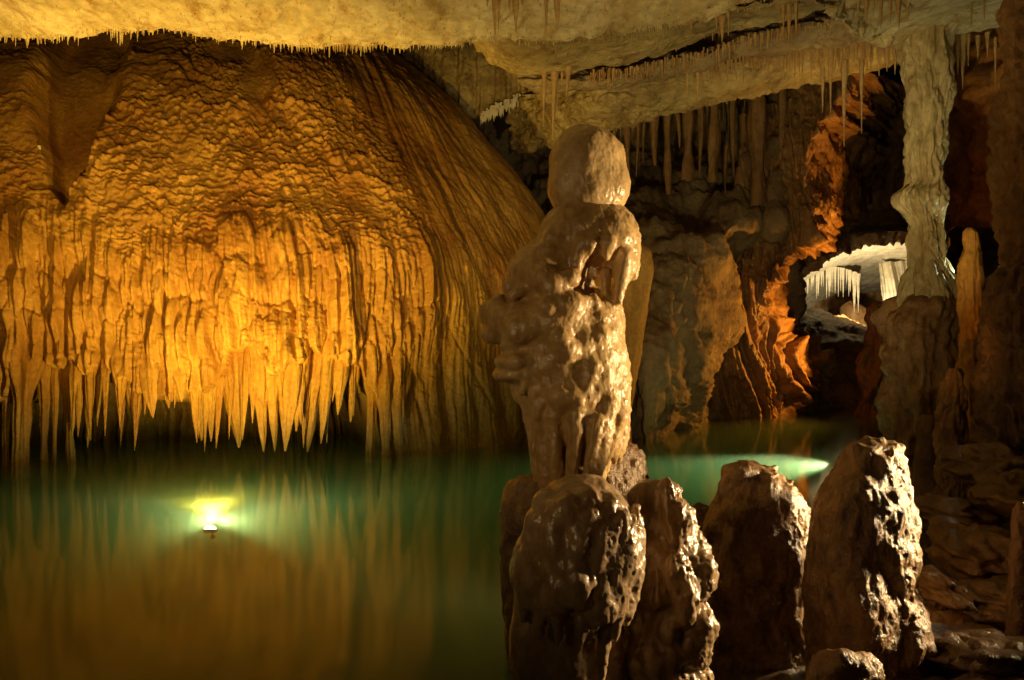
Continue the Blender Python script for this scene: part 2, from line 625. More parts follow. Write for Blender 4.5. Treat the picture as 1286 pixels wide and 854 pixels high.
# ------------------------------------------------------------------ setting: pool bed and water, far floor
def floor_sheet(name, x0, x1, y0, y1, zf, step, mat):
    x = np.arange(x0, x1 + step, step)
    y = np.arange(y0, y1 + step, step)
    X, Y = np.meshgrid(x, y)
    return grid_obj(name, np.stack([X, Y, zf(X, Y)], -1), mat)


tag(floor_sheet('pool_bed', -17, 14, -4, 31, lambda x, y: -2.3 + 0.5 * fbm(x * 0.3, y * 0.3, 3.1), 0.5, M['dark']), kind='structure', label='dark rock bed under the green pool')
tag(box('water', (-16.5, -3.5, -3.2), (13.5, 30.5, 0.0), M['water']), kind='structure', label='calm green pool water lit from below')

# ------------------------------------------------------------------ main ceiling
EDGE = [(-16, 9.7), (-7, 10.0), (-4.4, 9.75), (-2.5, 10.05), (0, 10.0), (1.0, 9.9), (1.5, 9.75), (2.06, 9.5), (2.85, 9.0), (4.0, 8.3), (6, 8.0), (14, 8.0)]


def ceil_z(x, y):
    return 5.78 + 0.10 * fbm(x * 0.35, y * 0.35, 7.7, 3) + 0.035 * fbm(x * 2.2, y * 1.1, 1.7, 3) + 0.03 * pn(x * 7, y * 4, 0.5) - 0.03 * np.exp(-(fbm(x * 0.8, y * 1.3, 12.0, 3) / 0.05)**2) - 0.012 * (y - 9) 


def build_ceiling():
    xs = np.concatenate([np.arange(-16, -7, 0.12), np.arange(-7, 5, 0.025), np.arange(5, 14.1, 0.15)])
    ye = sinterp(xs, EDGE)
    ye = ye + 0.05 * fbm(xs * 1.4, 0 * xs, 2.2, 4)
    tv = np.concatenate([np.linspace(-6, -2.2, 16), np.linspace(-2.1, 0, 70)])
    X = np.repeat(xs[None], len(tv), 0)
    Y = np.where(tv[:, None] < -2.15, tv[:, None], 0) * 1.0
    Yv = ye[None] + tv[:, None] * np.where(tv[:, None] < -2.15, 2.3, 1.0)
    Z = ceil_z(X, Yv)
    # rim that curls up into the dark gap behind the edge
    ph = np.linspace(0.12, 1.0, 14)
    Yr = ye[None] + 0.28 * np.sin(ph[:, None] * np.pi * 0.5)
    Zr = Z[-1][None] + 0.02 + 1.6 * ph[:, None]**2.2 + 0.05 * fbm(xs[None] * 2.5, ph[:, None] * 4, 4.0, 3)
    G = np.concatenate([np.stack([X, Yv, Z], -1), np.stack([np.repeat(xs[None], len(ph), 0), Yr, Zr], -1)])
    o = grid_obj('ceiling', G, M['ceil'])
    tag(o, 'cream limestone ceiling slab over the pool', kind='structure')
    return o


ceiling = build_ceiling()


def cone_mass(pts, lens, rads, nth=6):
    """many little soda straws in one mesh"""
    V, Fc = [], []
    for (x, y, z), L, r in zip(pts, lens, rads):
        b = len(V)
        lx, ly = rnd.uniform(-0.06, 0.06) * L, rnd.uniform(-0.06, 0.06) * L
        for f, q in ((-0.15, 1.25), (0.25, 0.9), (0.7, 0.6), (1.0, 0.22)):
            for j in range(nth):
                t = 2 * math.pi * j / nth
                V.append((x + lx * f + r * q * math.cos(t), y + ly * f + r * q * math.sin(t), z - L * f))
        for k in range(3):
            for j in range(nth):
                Fc.append((b + k * nth + j, b + k * nth + (j + 1) % nth, b + (k + 1) * nth + (j + 1) % nth, b + (k + 1) * nth + j))
    return np.array(V), np.array(Fc)


pts, lens, rads = [], [], []
x = -7.5
while x < 3.0:
    y = float(sinterp(x, EDGE)) - rnd.uniform(-0.03, 0.12)
    pts.append((x, y, float(ceil_z(np.array(x), np.array(y))) + 0.01))
    lens.append(rnd.uniform(0.03, 0.10) * (0.7 + 0.6 * rnd.random()))
    rads.append(rnd.uniform(0.007, 0.014))
    cl = 0.5 + 0.9 * float(pn(x * 1.7, 0.3, 5.5))
    lens[-1] *= 0.55 + 0.9 * max(0.0, cl)
    x += rnd.uniform(0.010, 0.03) + max(0.0, 0.05 * (0.45 - cl))
for i in range(1300):
    x = rnd.uniform(-7, 4.0)
    y = float(sinterp(x, EDGE)) - rnd.uniform(0.1, 2.0)
    pts.append((x, y, float(ceil_z(np.array(x), np.array(y))) + 0.01))
    lens.append(rnd.uniform(0.01, 0.05))
    rads.append(rnd.uniform(0.006, 0.014))
V, Fc = cone_mass(pts, lens, rads)
tag(mesh_obj('soda_straw_fringe', V, Fc, M['ceil'], parent=ceiling), kind='stuff')


# ------------------------------------------------------------------ flowstone wall
SIL = [(-20, 360), (20, 405), (45, 450), (60, 480), (115, 560), (190, 620), (240, 662), (290, 690), (330, 712), (400, 722), (470, 728), (560, 735), (640, 740)]
FRONT = [(-20, 18.0), (50, 16.6), (120, 15.3), (200, 14.4), (300, 13.7), (450, 13.25), (640, 13.2)]
DEPTH = [(-20, 2.0), (50, 2.6), (120, 3.4), (200, 4.2), (300, 4.9), (450, 5.2), (640, 5.2)]
LIP = [(-260, 500), (-30, 505), (0, 500), (20, 505), (45, 470), (62, 455), (84, 470), (100, 455), (118, 478), (140, 462), (160, 480), (185, 500), (205, 505), (240, 500), (262, 500), (284, 470), (312, 440), (335, 462), (352, 475), (372, 470), (392, 440), (412, 462), (430, 455), (450, 468), (468, 500), (486, 560), (500, 640), (800, 640)]


# hanging fingers of the flowstone: (top px, top py, tip px, tip py, width px, kind)
FINGERS = [(-22, 430, -20, 600, 30, 1), (8, 400, 7, 600, 17, 1), (30, 400, 24, 600, 44, 1), (57, 420, 54, 600, 22, 1), (70, 440, 67, 600, 12, 1), (84, 420, 91, 600, 22, 1), (100, 450, 98, 545, 14, 0), (112, 440, 111, 556, 16, 0), (124, 450, 122, 535, 12, 0), (146, 420, 149, 490, 20, 0), (163, 440, 166, 520, 20, 0), (186, 430, 192, 530, 26, 0), (205, 440, 212, 520, 26, 0), (226, 440, 228, 512, 26, 0), (240, 430, 243, 530, 16, 0), (252, 400, 253, 556, 28, 0), (265, 410, 265, 552, 22, 0), (292, 390, 300, 568, 44, 0), (318, 420, 317, 530, 16, 0), (323, 400, 331, 564, 26, 0), (342, 410, 345, 568, 22, 0), (366, 390, 358, 566, 40, 0), (378, 410, 372, 545, 22, 0), (401, 410, 386, 566, 26, 0), (416, 400, 403, 563, 24, 0), (431, 420, 424, 520, 20, 0), (446, 430, 440, 530, 18, 0), (470, 420, 464, 580, 26, 1), (482, 440, 486, 600, 26, 1), (497, 440, 503, 600, 30, 1)]
_r = random.Random(21)
THIN = []
for _i in range(34):
    _x = _r.uniform(86, 470)
    THIN.append((_x, 430, _x + _r.uniform(-7, 5), _r.uniform(500, 566), _r.uniform(8, 17), 0))
GAPS = [0.5 * (a[0] + b[0]) for a, b in zip(FINGERS, FINGERS[1:])]


def wall_Y(px, py):
    """depth of the undisplaced flowstone at a pixel"""
    R, f, B = sinterp(py, SIL), sinterp(py, FRONT), sinterp(py, DEPTH)
    s = np.clip((px - 250) / (R - 250), 0, 0.999)
    return np.where(px < 250, f - 0.0016 * (250 - px), f + B * (1 - np.sqrt(1 - s * s)))


def build_flowstone():
    py = np.arange(0, 640, 1.3)
    pxl = np.concatenate([np.arange(-260, -20, 6), np.arange(-20, 250, 1.55)])
    ph = np.concatenate([np.arange(0, 1.25, 0.0034), np.arange(1.25, 2.3, 0.012)])
    R, f, B = (sinterp(py, q)[:, None] for q in (SIL, FRONT, DEPTH))
    PX = np.concatenate([np.repeat(pxl[None], len(py), 0), 250 + (R - 250) * np.sin(ph)[None]], 1)
    D = np.concatenate([f - 0.0016 * (np.hypot(250 - pxl[None], 60) - 60), f + B * (1 - np.cos(ph)[None])], 1)
    PY = np.repeat(py[:, None], PX.shape[1], 1)
    A = np.concatenate([pxl, 250 + 430 * ph])[None] * 0.014 + 0 * PY
    Bv = PY * 0.0135
    G = np.stack([(PX - CX) / F * D, D, CAMH - (PY - CY) / F * D], -1)
    N = face_normals_to_cam(G[:, :400], grid_normals(G)[:, :400])
    Nn = grid_normals(G)
    Nn = Nn * np.sign((Nn[:, :400] * N).sum(-1).mean())
    # --- masks
    cxv = interp(PY, [(30, 118), (60, 112), (150, 100), (250, 84)])
    hw = interp(PY, [(30, 62), (60, 58), (130, 62), (200, 38), (262, 6)])
    wob = 17 * fbm(A * 0.8, Bv * 0.8, 2.0, 3)
    e = (PX + wob - cxv) / hw
    valley = sstep(1.15, 0.5, np.abs(e)) * sstep(285, 225, PY)
    line = interp(PY, [(0, 350), (60, 400), (180, 470), (300, 545), (380, 560), (440, 520), (500, 480), (640, 470)])
    smooth = sstep(-25, 35, PX - line + 20 * fbm(A * 0.7, Bv * 0.7, 5.0, 3))
    patch = sstep(1.0, 0.6, np.hypot((PX - 328) / 26, (PY - 118) / 42)) + sstep(1.0, 0.5, np.hypot((PX - 290) / 40, (PY - 80) / 22))
    drape = sstep(262, 335, PY + 55 * fbm(A * 0.9, Bv * 0.4, 8.0, 3))
    lip = interp(PX, LIP) + 14 * fbm(A * 3.5, 0 * A, 1.0, 4) - 6
    # --- large form
    d = 0.15 * fbm(A * 0.35, Bv * 0.35, 1.0, 3) - 0.5 * valley
    d += 0.05 * np.exp(-((PY - 330) / 90)**2) * sstep(520, 380, PX)
    d += 0.35 * sstep(120, -90, PX - line) * sstep(20, 120, PY)
    d += 0.08 * pn(A * 0.9, Bv * 1.1, 41.0) * (1 - smooth) + 0.045 * pn(A * 2.2, Bv * 2.4, 43.0) * (1 - smooth)
    # --- shingle-like lips

    def lips(lam, wf, wa, seed, sharp):
        p = Bv / lam + wa * fbm(A * wf, Bv * wf * 0.8, seed, 2, 0.5) + 0.30 * pn(A * wf * 4.1, Bv * wf * 2.5, seed + 4)
        fr = p - np.floor(p)
        cell = np.floor(p)
        amp = 0.7 + 0.9 * pn(A * wf * 2.2, cell * 3.71, seed + 9)
        return (1 - fr)**sharp * sstep(0.0, 0.14, fr) * np.clip(amp, 0.05, 1.5)
    sc_amp = (1 - 0.88 * smooth) * (1 - 0.8 * np.clip(patch, 0, 1)) * (1 - 0.65 * valley) * (1 - 0.75 * drape)
    sc_amp *= 0.6 + 0.4 * sstep(60, 150, PX)
    f1, f2, cid = worley(A * 5.5 + 0.4 * fbm(A * 2.5, Bv * 2.5, 3.3, 2), Bv * 10 + 0.5 * fbm(A * 2.5, Bv * 2.5, 4.4, 2), 3)
    brk = sstep(-0.35, 0.35, fbm(A * 1.1, Bv * 1.5, 14.0, 3))
    calm = sstep(0.12, 0.4, fbm(A * 0.55, Bv * 0.9, 71.0, 3))
    sc_amp = sc_amp * (1 - 0.6 * calm)
    d += sc_amp * 0.075 * lips(0.52, 0.9, 1.9, 61.0, 1.3)
    d += sc_amp * (0.058 * (0.45 + 0.75 * brk) * lips(0.078, 3.0, 1.25, 1.0, 0.9) + 0.05 * (1.2 - brk) * lips(0.17, 1.7, 1.5, 5.0, 1.0) + 0.03 * (0.55 - f1) - 0.012 * np.exp(-((f2 - f1) / 0.09)**2) + 0.025 * fbm(A * 9, Bv * 9, 2, 2))
    # --- drapery: overlapping hanging tufts with fine flutes
    tuft = drape * (1 - smooth) * sstep(505, 440, PY)
    wA, wB = A + 0.05 * fbm(A * 2, Bv * 2, 6.6, 2), Bv + 0.10 * fbm(A * 1.8, Bv * 1.2, 7.7, 2)
    for (fa, fb, amp, sd) in ((2.6, 0.75, 0.15, 3), (5.0, 1.5, 0.09, 8)):
        g1, g2, gid = worley(wA * fa, wB * fb, sd)
        d += tuft * amp * (0.75 - 1.1 * g1 + 0.7 * (gid - 0.5))
        d -= tuft * amp * 0.28 * np.exp(-((g2 - g1) / 0.07)**2)
    warpA = A + 0.06 * pn(A * 1.3, Bv * 0.9, 6.0)
    fl = np.abs(pn(warpA * 5.0, Bv * 0.22, 2.0)) * 2
    fl2 = np.abs(pn(warpA * 12, Bv * 0.4, 7.0)) * 2
    fmask = drape * (1 - 0.65 * smooth)
    d += fmask * (0.13 * (np.sqrt(np.clip(fl, 0, 1)) - 0.5) + 0.08 * (np.sqrt(np.clip(fl2, 0, 1)) - 0.5))
    d += drape * 0.22 * pn(A * 1.7, Bv * 0.15, 3.0) * sstep(280, 400, PY)
    for gx in GAPS:
        d -= 0.18 * np.exp(-((PX + 5 * pn(Bv * 2, gx * 0.37) - gx) / 4.0)**2) * sstep(345, 450, PY + 40 * math.sin(gx)) * (1 - smooth)
    # --- smooth right flank: fan of long streaks
    fan = np.arctan2(PX - 400, PY + 60)
    st = pn(fan * 22 + 0.5 * fbm(A * 0.6, Bv * 0.4, 1.5, 2), PY * 0.006, 4.0)
    st2 = pn(fan * 55 + 0.4 * pn(A, Bv * 0.6), PY * 0.012, 9.0)
    groove = np.exp(-(pn(fan * 14 + 0.5 * pn(A * .7, Bv * .5, 2.), PY * 0.004, 2.0) / 0.06)**2)
    d += smooth * (0.06 * st + 0.03 * st2 - 0.035 * groove + 0.018 * fbm(A * 5, Bv * 5, 3, 3) + 0.02 * lips(0.2, 1.8, 1.5, 31.0, 1.0))
    # --- hollow under the hanging front
    hol = sstep(0, 14, PY - lip)
    d -= hol * 3.2 + hol * 0.2 * fbm(A * 1.2, Bv * 1.2, 6, 3)
    G = G + Nn * d[..., None]
    o = grid_obj('flowstone_wall', G, M['flow'], origin=(-4.5, 14, 0))
    tag(o, 'huge amber flowstone wall with scaly dome and hanging fluted fringe across the pool', 'flowstone')
    return o


flow = build_flowstone()


def spike(name, ctr, mat, nth=16, parent=None, flute=0.12, seed=0.0, rings=None, ecc=1.0):
    """tapered dripstone along control points (x, y, z, radius); closed tip"""
    C = np.array(ctr, float)
    t = np.linspace(0, 1, len(C))
    n = rings or 28
    tt = np.linspace(0, 1, n)
    Q = np.stack([sinterp(tt, list(zip(t, C[:, k]))) for k in range(4)], 1)
    th = np.linspace(0, 2 * np.pi, nth, endpoint=False)
    TH = th[None] + 0 * tt[:, None]
    Z = Q[:, 2:3] + 0 * TH
    Rr = np.maximum(Q[:, 3:4], 0.002)
    c, s = np.cos(TH), np.sin(TH)
    k = 1 + flute * 2.0 * pn(c * 1.6 + seed, s * 1.6, Z * 0.5 / max(0.05, 1) + seed) + flute * 1.4 * pn(c * 4 + seed, s * 4, Z * 0.9) + flute * 0.9 * pn(c * 8 + seed, s * 8, Z * 2.0) + 0.10 * pn(c + seed * 2, s, Z * (1.1 / max(0.05, float(Rr.max()))) * 0.5)
    G = np.stack([Q[:, 0:1] + Rr * k * c, Q[:, 1:2] + Rr * k * s * ecc, Z], -1)
    V = np.concatenate([G.reshape(-1, 3), [Q[-1, :3] - np.array([0, 0, Q[-1, 3]])]])
    Fc = grid_faces(n, nth, True)
    j = np.arange(nth)
    last = (n - 1) * nth
    tip = np.stack([last + j, last + (j + 1) % nth, np.full(nth, len(V) - 1), np.full(nth, len(V) - 1)], 1)
    Fq = Fc
    me = mesh_obj(name, V, Fq, mat, origin=None if parent is not None else tuple(C[0, :3]), parent=parent)
    return me


for i, (tx, ty, bx, by, w, col) in enumerate(FINGERS + THIN):
    jy = rnd.uniform(-0.28, 0.22)
    by = by + (0 if col else rnd.uniform(-8, 4))
    Yt, Yb = float(wall_Y(tx, ty)) - 0.2 + jy * 0.5, float(wall_Y(bx, min(by, 560))) - 0.2 + jy
    pts = []
    for q in np.linspace(0, 1, 9):
        px, py = tx + (bx - tx) * q**1.3, ty + (by - ty) * q
        Y = Yt + (Yb - Yt) * q + (0.30 * (1 - q)**3 + 0.03)
        if col:
            prof = 1.0 - 0.62 * sstep(0.15, 0.62, q) + 0.05 * math.sin(q * 19 + i)
        else:
            prof = (1 - q**1.6) * (1.0 + 0.07 * math.sin(q * 15 + i * 2)) + 0.05
        p = P(px, py, Y)
        pts.append((*p, w * 0.5 * prof * Y / F))
    spike('stalactite', pts, M['flow'], 40, flow, 0.26, i * 3.17, 60, ecc=0.8)

# ------------------------------------------------------------------ second amber boss behind the tall stalagmite
def lumps(amp, f, seed=0.0, o=4):
    return lambda TH, Z, G, R: amp * fbm(G[..., 0] * f, G[..., 1] * f, G[..., 2] * f * 0.6 + seed, o) * sstep(0, 0.15, R)


V, Fc = outline_mesh([(300, 770, 780), (304, 755, 798), (312, 745, 811), (330, 735, 817), (370, 728, 815), (420, 722, 808), (470, 716, 796), (520, 712, 790), (600, 705, 795)], 15.5, 90, 2.5, 1.0, lumps(0.10, 1.6))
tag(mesh_obj('flowstone_boss', V, Fc, M['flow'], origin=(2.0, 15.5, 0)), 'smooth amber flowstone boss at the far end of the scaly wall', 'flowstone')


# ------------------------------------------------------------------ foreground stalagmites (implicit surfaces)
def finish(name, sdf, mat, disp, label, cat='stalagmite', group=None, origin=None, parent=None, it=2):
    V, Fc = sdf.mesh()
    V = relax(V, Fc, it, 0.5)
    N = vnormals(V, Fc)
    V = V + N * disp(V, N)[:, None]
    o = mesh_obj(name, V, Fc, mat, origin=origin, parent=parent)
    if label:
        tag(o, label, cat, group)
    return o


def skin(V, N, a1=0.018, a2=0.008, bub=0.012, side=(1, 0.2), sx=1.0):
    x, y, z = V.T
    m = sstep(0.0, 0.8, N[:, 0] * side[0] - N[:, 1] * side[1])
    d = a1 * fbm(x * 5, y * 5, z * 3.2, 3) + a2 * fbm(x * 16, y * 16, z * 9, 3)
    b = 0.6 * np.abs(pn(x * 24, y * 24, z * 15 + 3.0)) + 0.8 * np.abs(pn(x * 44, y * 44, z * 32))
    return d + bub * (0.35 + 0.9 * m) * (b - 0.4) * 1.6


def pillar():
    Y0 = 5.1
    u = Y0 / F

    def pt(px, py, dy=0):
        p = P(px, py, Y0)
        p[1] += dy * u
        return p
    root = empty('tall_stalagmite', (0.35, 5.1, 0.0))
    tag(root, 'tall lumpy cream stalagmite with a round domed cap standing at the pool edge', 'stalagmite', 'foreground stalagmites')
    h = 0.0105
    # cap
    s = Sdf(pt(670, 140, -70), pt(805, 285, 70)[[0, 1, 2]] * [1, 1, 1], h) if False else None
    lo, hi = pt(675, 285, -65), pt(802, 142, 65)
    s = Sdf(lo, hi, h)
    s.cap(pt(737, 205), pt(738, 236), 48.5 * u, 49.5 * u, 0.02)
    s.ell(pt(762, 235, -12), (24 * u, 30 * u, 32 * u), 0.05)
    s.ell(pt(715, 235, -12), (26 * u, 30 * u, 30 * u), 0.05)
    s.ell(pt(738, 288, 0), (70 * u, 70 * u, 22 * u), 0.03, True)
    finish('cap', s, M['wax'], lambda V, N: skin(V, N, 0.014, 0.004, 0.004), None, parent=root)
    # body
    s = Sdf(pt(590, 660, -130), pt(815, 232, 110), h)
    E = [(742, 292, 56, 48, 0, 52), (722, 296, 42, 42, -8, 42), (760, 305, 40, 45, -10, 40), (706, 330, 48, 44, 0, 50), (680, 348, 44, 40, -14, 44), (655, 362, 26, 28, 0, 34), (782, 318, 17, 42, 0, 30), (690, 408, 78, 38, 0, 70), (652, 402, 42, 27, -6, 44), (740, 405, 41, 46, -4, 52), (620, 392, 18, 17, 0, 26), (700, 398, 40, 30, -34, 36), (650, 453, 29, 13, -26, 34), (648, 470, 28, 10, -18, 34), (690, 452, 22, 18, -40, 22), (752, 450, 34, 44, -10, 44), (764, 500, 24, 50, -4, 44)]
    for (px, py, rx, rz, dy, ry) in E:
        s.ell(pt(px, py, dy), (rx * u, ry * u, rz * u), 0.045)
    s.prof([(420, 640, 776), (445, 634, 780), (470, 640, 788), (500, 650, 789), (530, 661, 787), (550, 669, 782), (570, 675, 772), (600, 679, 760), (670, 672, 765)], Y0, 0.85, 0.05)
    s.ell(pt(752, 350, -54), (21 * u, 58 * u, 27 * u), 0.02, True)
    s.ell(pt(742, 364, -50), (14 * u, 50 * u, 18 * u), 0.02, True)
    # drips round the cave-like hole and under the shelves
    r = random.Random(3)
    for (x0, y0, x1, y1, ra, rb, dy) in [(728, 312, 718, 352, 11, 6, -50), (779, 325, 770, 380, 10, 6, -40), (787, 325, 772, 372, 10, 7, -18), (757, 345, 757, 384, 6, 6, -34), (738, 312, 733, 326, 9, 5, -56), (757, 312, 756, 328, 9, 5, -56), (690, 448, 674, 520, 9, 3.5, -50), (668, 452, 655, 490, 9, 4, -46), (700, 445, 704, 475, 11, 6, -48), (735, 445, 731, 480, 12, 6, -48), (720, 440, 716, 470, 10, 5, -48)]:
        s.cap(pt(x0, y0, dy), pt(x1, y1, dy * 0.94), ra * u, rb * u, 0.022)
    # ribs of the lower trunk, parted by dark slots
    for (x0, y0, x1, y1, ra, rb, dy) in [(672, 470, 684, 610, 9, 8, -44), (692, 510, 697, 612, 9, 9, -52), (722, 490, 712, 600, 11, 8, -62), (744, 515, 731, 600, 10, 7, -62), (758, 495, 745, 585, 11, 7, -56), (772, 510, 756, 568, 10, 7, -44), (660, 485, 678, 600, 8, 8, -18)]:
        s.cap(pt(x0 + 2, y0 - 40, dy * 0.55), pt(x0, y0 + 8, dy * 0.92), ra * 0.7 * u, ra * u, 0.03)
        s.cap(pt(x0, y0 + 8, dy * 0.92), pt(x1, y1, dy * 0.9), ra * u, rb * u, 0.02)
    for (x0, y0, x1, y1, ra, dy) in [(706, 530, 704, 612, 9, -64), (684, 530, 687, 612, 6, -60), (733, 550, 722, 608, 6, -72), (750, 545, 738, 590, 5, -66)]:
        s.cap(pt(x0, y0, dy), pt(x1, y1, dy), ra * u, ra * u, 0.018, True)
    # nubbly right flank
    for i in range(470):
        py = r.uniform(385, 570)
        lft = float(interp(py, [(385, 640), (440, 640), (500, 644), (570, 664)]))
        rgt = float(interp(py, [(385, 776), (430, 776), (470, 787), (540, 786), (570, 780)]))
        c, R = (lft + rgt) / 2, (rgt - lft) / 2
        a = r.uniform(-1.35, 0.25)
        px, dy = c + R * math.cos(a) * 0.97, R * 0.85 * math.sin(a)
        rr = r.uniform(3.5, 8.5)
        L = r.uniform(4, 22)
        s.cap(pt(px, py - L / 2, dy), pt(px - 1, py + L / 2, dy), rr * u, rr * 0.75 * u, 0.016)
    for i in range(75):
        py = r.uniform(285, 500)
        lft = float(interp(py, [(285, 690), (340, 645), (385, 612), (425, 615), (445, 634), (500, 650)]))
        rgt = float(interp(py, [(285, 797), (340, 790), (385, 776), (440, 778), (500, 789)]))
        c, R = (lft + rgt) / 2, (rgt - lft) / 2
        a = r.uniform(-2.95, -0.5)
        px, dy = c + R * 0.95 * math.cos(a), max(-68, R * 0.8 * math.sin(a))
        if 722 < px < 785 and 318 < py < 392:
            continue
        rr = r.uniform(6, 15)
        s.ell(pt(px, py, dy), (rr * 1.2 * u, rr * u, rr * r.uniform(0.7, 1.3) * u), 0.03)
    for i in range(70):
        py = r.uniform(292, 345)
        a = r.uniform(-0.9, 0.2)
        px, dy = 742 + 54 * math.cos(a), 52 * math.sin(a)
        rr, L = r.uniform(4, 8), r.uniform(3, 16)
        s.cap(pt(px, py - L / 2, dy), pt(px, py + L / 2, dy), rr * u, rr * 0.8 * u, 0.02)
    finish('trunk', s, M['wax'], lambda V, N: skin(V, N, 0.016, 0.005, 0.006), None, parent=root)
    # foot
    s = Sdf(pt(610, 905, -110), pt(850, 545, 120), 0.013)
    for (px, py, rx, rz, dy, ry) in [(776, 612, 46, 58, 36, 46), (790, 655, 44, 60, 40, 46), (672, 650, 45, 56, 8, 46), (690, 640, 36, 42, -10, 40), (675, 740, 44, 120, 16, 52), (735, 720, 60, 120, 30, 60), (730, 820, 96, 120, 20, 80), (655, 690, 26, 40, 10, 30)]:
        s.ell(pt(px, py, dy), (rx * u, ry * u, rz * u), 0.06)
    finish('foot', s, M['wetbrown'], lambda V, N: skin(V, N, 0.03, 0.010, 0.012), None, parent=root)
    return root


pillar()


def front_nodule():
    Y0 = 3.95
    u = Y0 / F

    def pt(px, py, dy=0):
        p = P(px, py, Y0)
        p[1] += dy * u
        return p
    s = Sdf(pt(630, 985, -100), pt(830, 580, 100), 0.0095)
    for (px, py, rx, rz, dy, ry) in [(728, 650, 56, 56, 0, 58), (738, 672, 62, 62, -4, 62), (752, 700, 57, 62, -4, 60), (700, 690, 48, 60, 0, 54), (675, 720, 34, 48, 6, 44), (725, 740, 66, 40, 6, 56), (718, 850, 40, 160, 18, 44), (668, 840, 26, 140, 24, 34), (765, 840, 22, 140, 30, 34)]:
        s.ell(pt(px, py, dy), (rx * u, ry * u, rz * u), 0.05)
    r = random.Random(5)
    for (x0, y0, x1, y1, ra, rb, dy) in [(726, 760, 722, 800, 11, 3, -50), (757, 750, 750, 870, 10, 6, -36), (700, 755, 698, 790, 11, 4, -42), (771, 745, 768, 788, 9, 3, -42), (786, 720, 781, 770, 9, 4, -32), (797, 700, 793, 745, 9, 4, -20), (680, 750, 676, 785, 11, 5, -34), (740, 755, 738, 782, 10, 4, -48), (660, 735, 657, 772, 10, 5, -16)]:
        s.cap(pt(x0, y0, dy), pt(x1, y1, dy), ra * u, rb * u, 0.022)
    for i in range(120):
        py = r.uniform(640, 755)
        a = r.uniform(-1.2, 0.3)
        R = 62 if py < 720 else 60
        px, dy = 745 + R * math.cos(a) * 0.98 * math.sqrt(max(0.1, 1 - ((py - 690) / 105)**2)), R * 0.97 * math.sin(a)
        rr, L = r.uniform(3, 6.5), r.uniform(3, 16)
        s.cap(pt(px, py - L / 2, dy), pt(px, py + L / 2, dy), rr * u, rr * 0.7 * u, 0.016)
    for i in range(60):
        py = r.uniform(615, 760)
        a = r.uniform(-2.9, -0.2)
        q = math.sqrt(max(0.1, 1 - ((py - 700) / 110)**2))
        px, dy = 730 + 66 * q * math.cos(a), 62 * q * math.sin(a)
        rr = r.uniform(6, 15)
        s.ell(pt(px, py, dy), (rr * u, rr * u, rr * r.uniform(0.8, 1.7) * u), 0.035)
    finish('squat_stalagmite', s, M['wax2'], lambda V, N: skin(V, N, 0.016, 0.006, 0.007), 'squat rounded stalagmite with dripping underside in front of the tall stalagmite', group='foreground stalagmites', origin=(0.35, 3.95, 0))


M['wax2'] = rock('wet_tan_stalagmite', (0.30, 0.18, 0.09), (0.48, 0.34, 0.20), 2.2, 0.34, 0.35, 28, (1, 1, 0.5), (0.20, 0.10, 0.045), coat=0.5, sss=0.06, bdist=0.012)
front_nodule()


def plain_stalagmite(rows, Y0, h, label, mat, bub, ratio=0.95, extra=(), nub=0, seed=1, big=46):
    u = Y0 / F

    def pt(px, py, dy=0):
        p = P(px, py, Y0)
        p[1] += dy * u
        return p
    l, r_ = min(r[1] for r in rows), max(r[2] for r in rows)
    hw = (r_ - l) / 2 * max(1, ratio) + 14
    s = Sdf(pt(l - 14, rows[-1][0], -hw), pt(r_ + 14, rows[0][0] - 14, hw), h)
    s.prof(rows, Y0, ratio, 0.03)
    for (px, py, rx, rz, dy, ry) in extra:
        s.ell(pt(px, py, dy), (rx * u, ry * u, rz * u), 0.04)
    r = random.Random(seed)
    for i in range(nub):
        py = r.uniform(rows[1][0] + 6, min(rows[-1][0], 870))
        L_, R_ = (float(interp(py, [(q[0], q[k]) for q in rows])) for k in (1, 2))
        a = r.uniform(-1.1, 0.4)
        R = (R_ - L_) / 2
        px, dy = (L_ + R_) / 2 + R * math.cos(a), R * ratio * math.sin(a)
        rr, L = r.uniform(1.8, 4.2), r.uniform(2, 9)
        s.cap(pt(px, py - L / 2, dy), pt(px, py + L / 2, dy), rr * u, rr * 0.7 * u, 0.015)
    for i in range(big):
        py = r.uniform(rows[1][0] + 10, 860)
        L_, R_ = (float(interp(py, [(q[0], q[k]) for q in rows])) for k in (1, 2))
        a = r.uniform(-2.9, 0.3)
        R = (R_ - L_) / 2
        px, dy = (L_ + R_) / 2 + R * 0.93 * math.cos(a), R * 0.93 * ratio * math.sin(a)
        rr = r.uniform(6, 17)
        s.ell(pt(px, py, dy), (rr * u, rr * u, rr * r.uniform(0.8, 1.9) * u), 0.035)
    c = P((l + r_) / 2, 827, Y0)
    return finish('stalagmite', s, mat, lambda V, N: skin(V, N, 0.034, 0.009, bub), label, group='foreground stalagmites', origin=(c[0], Y0, 0))


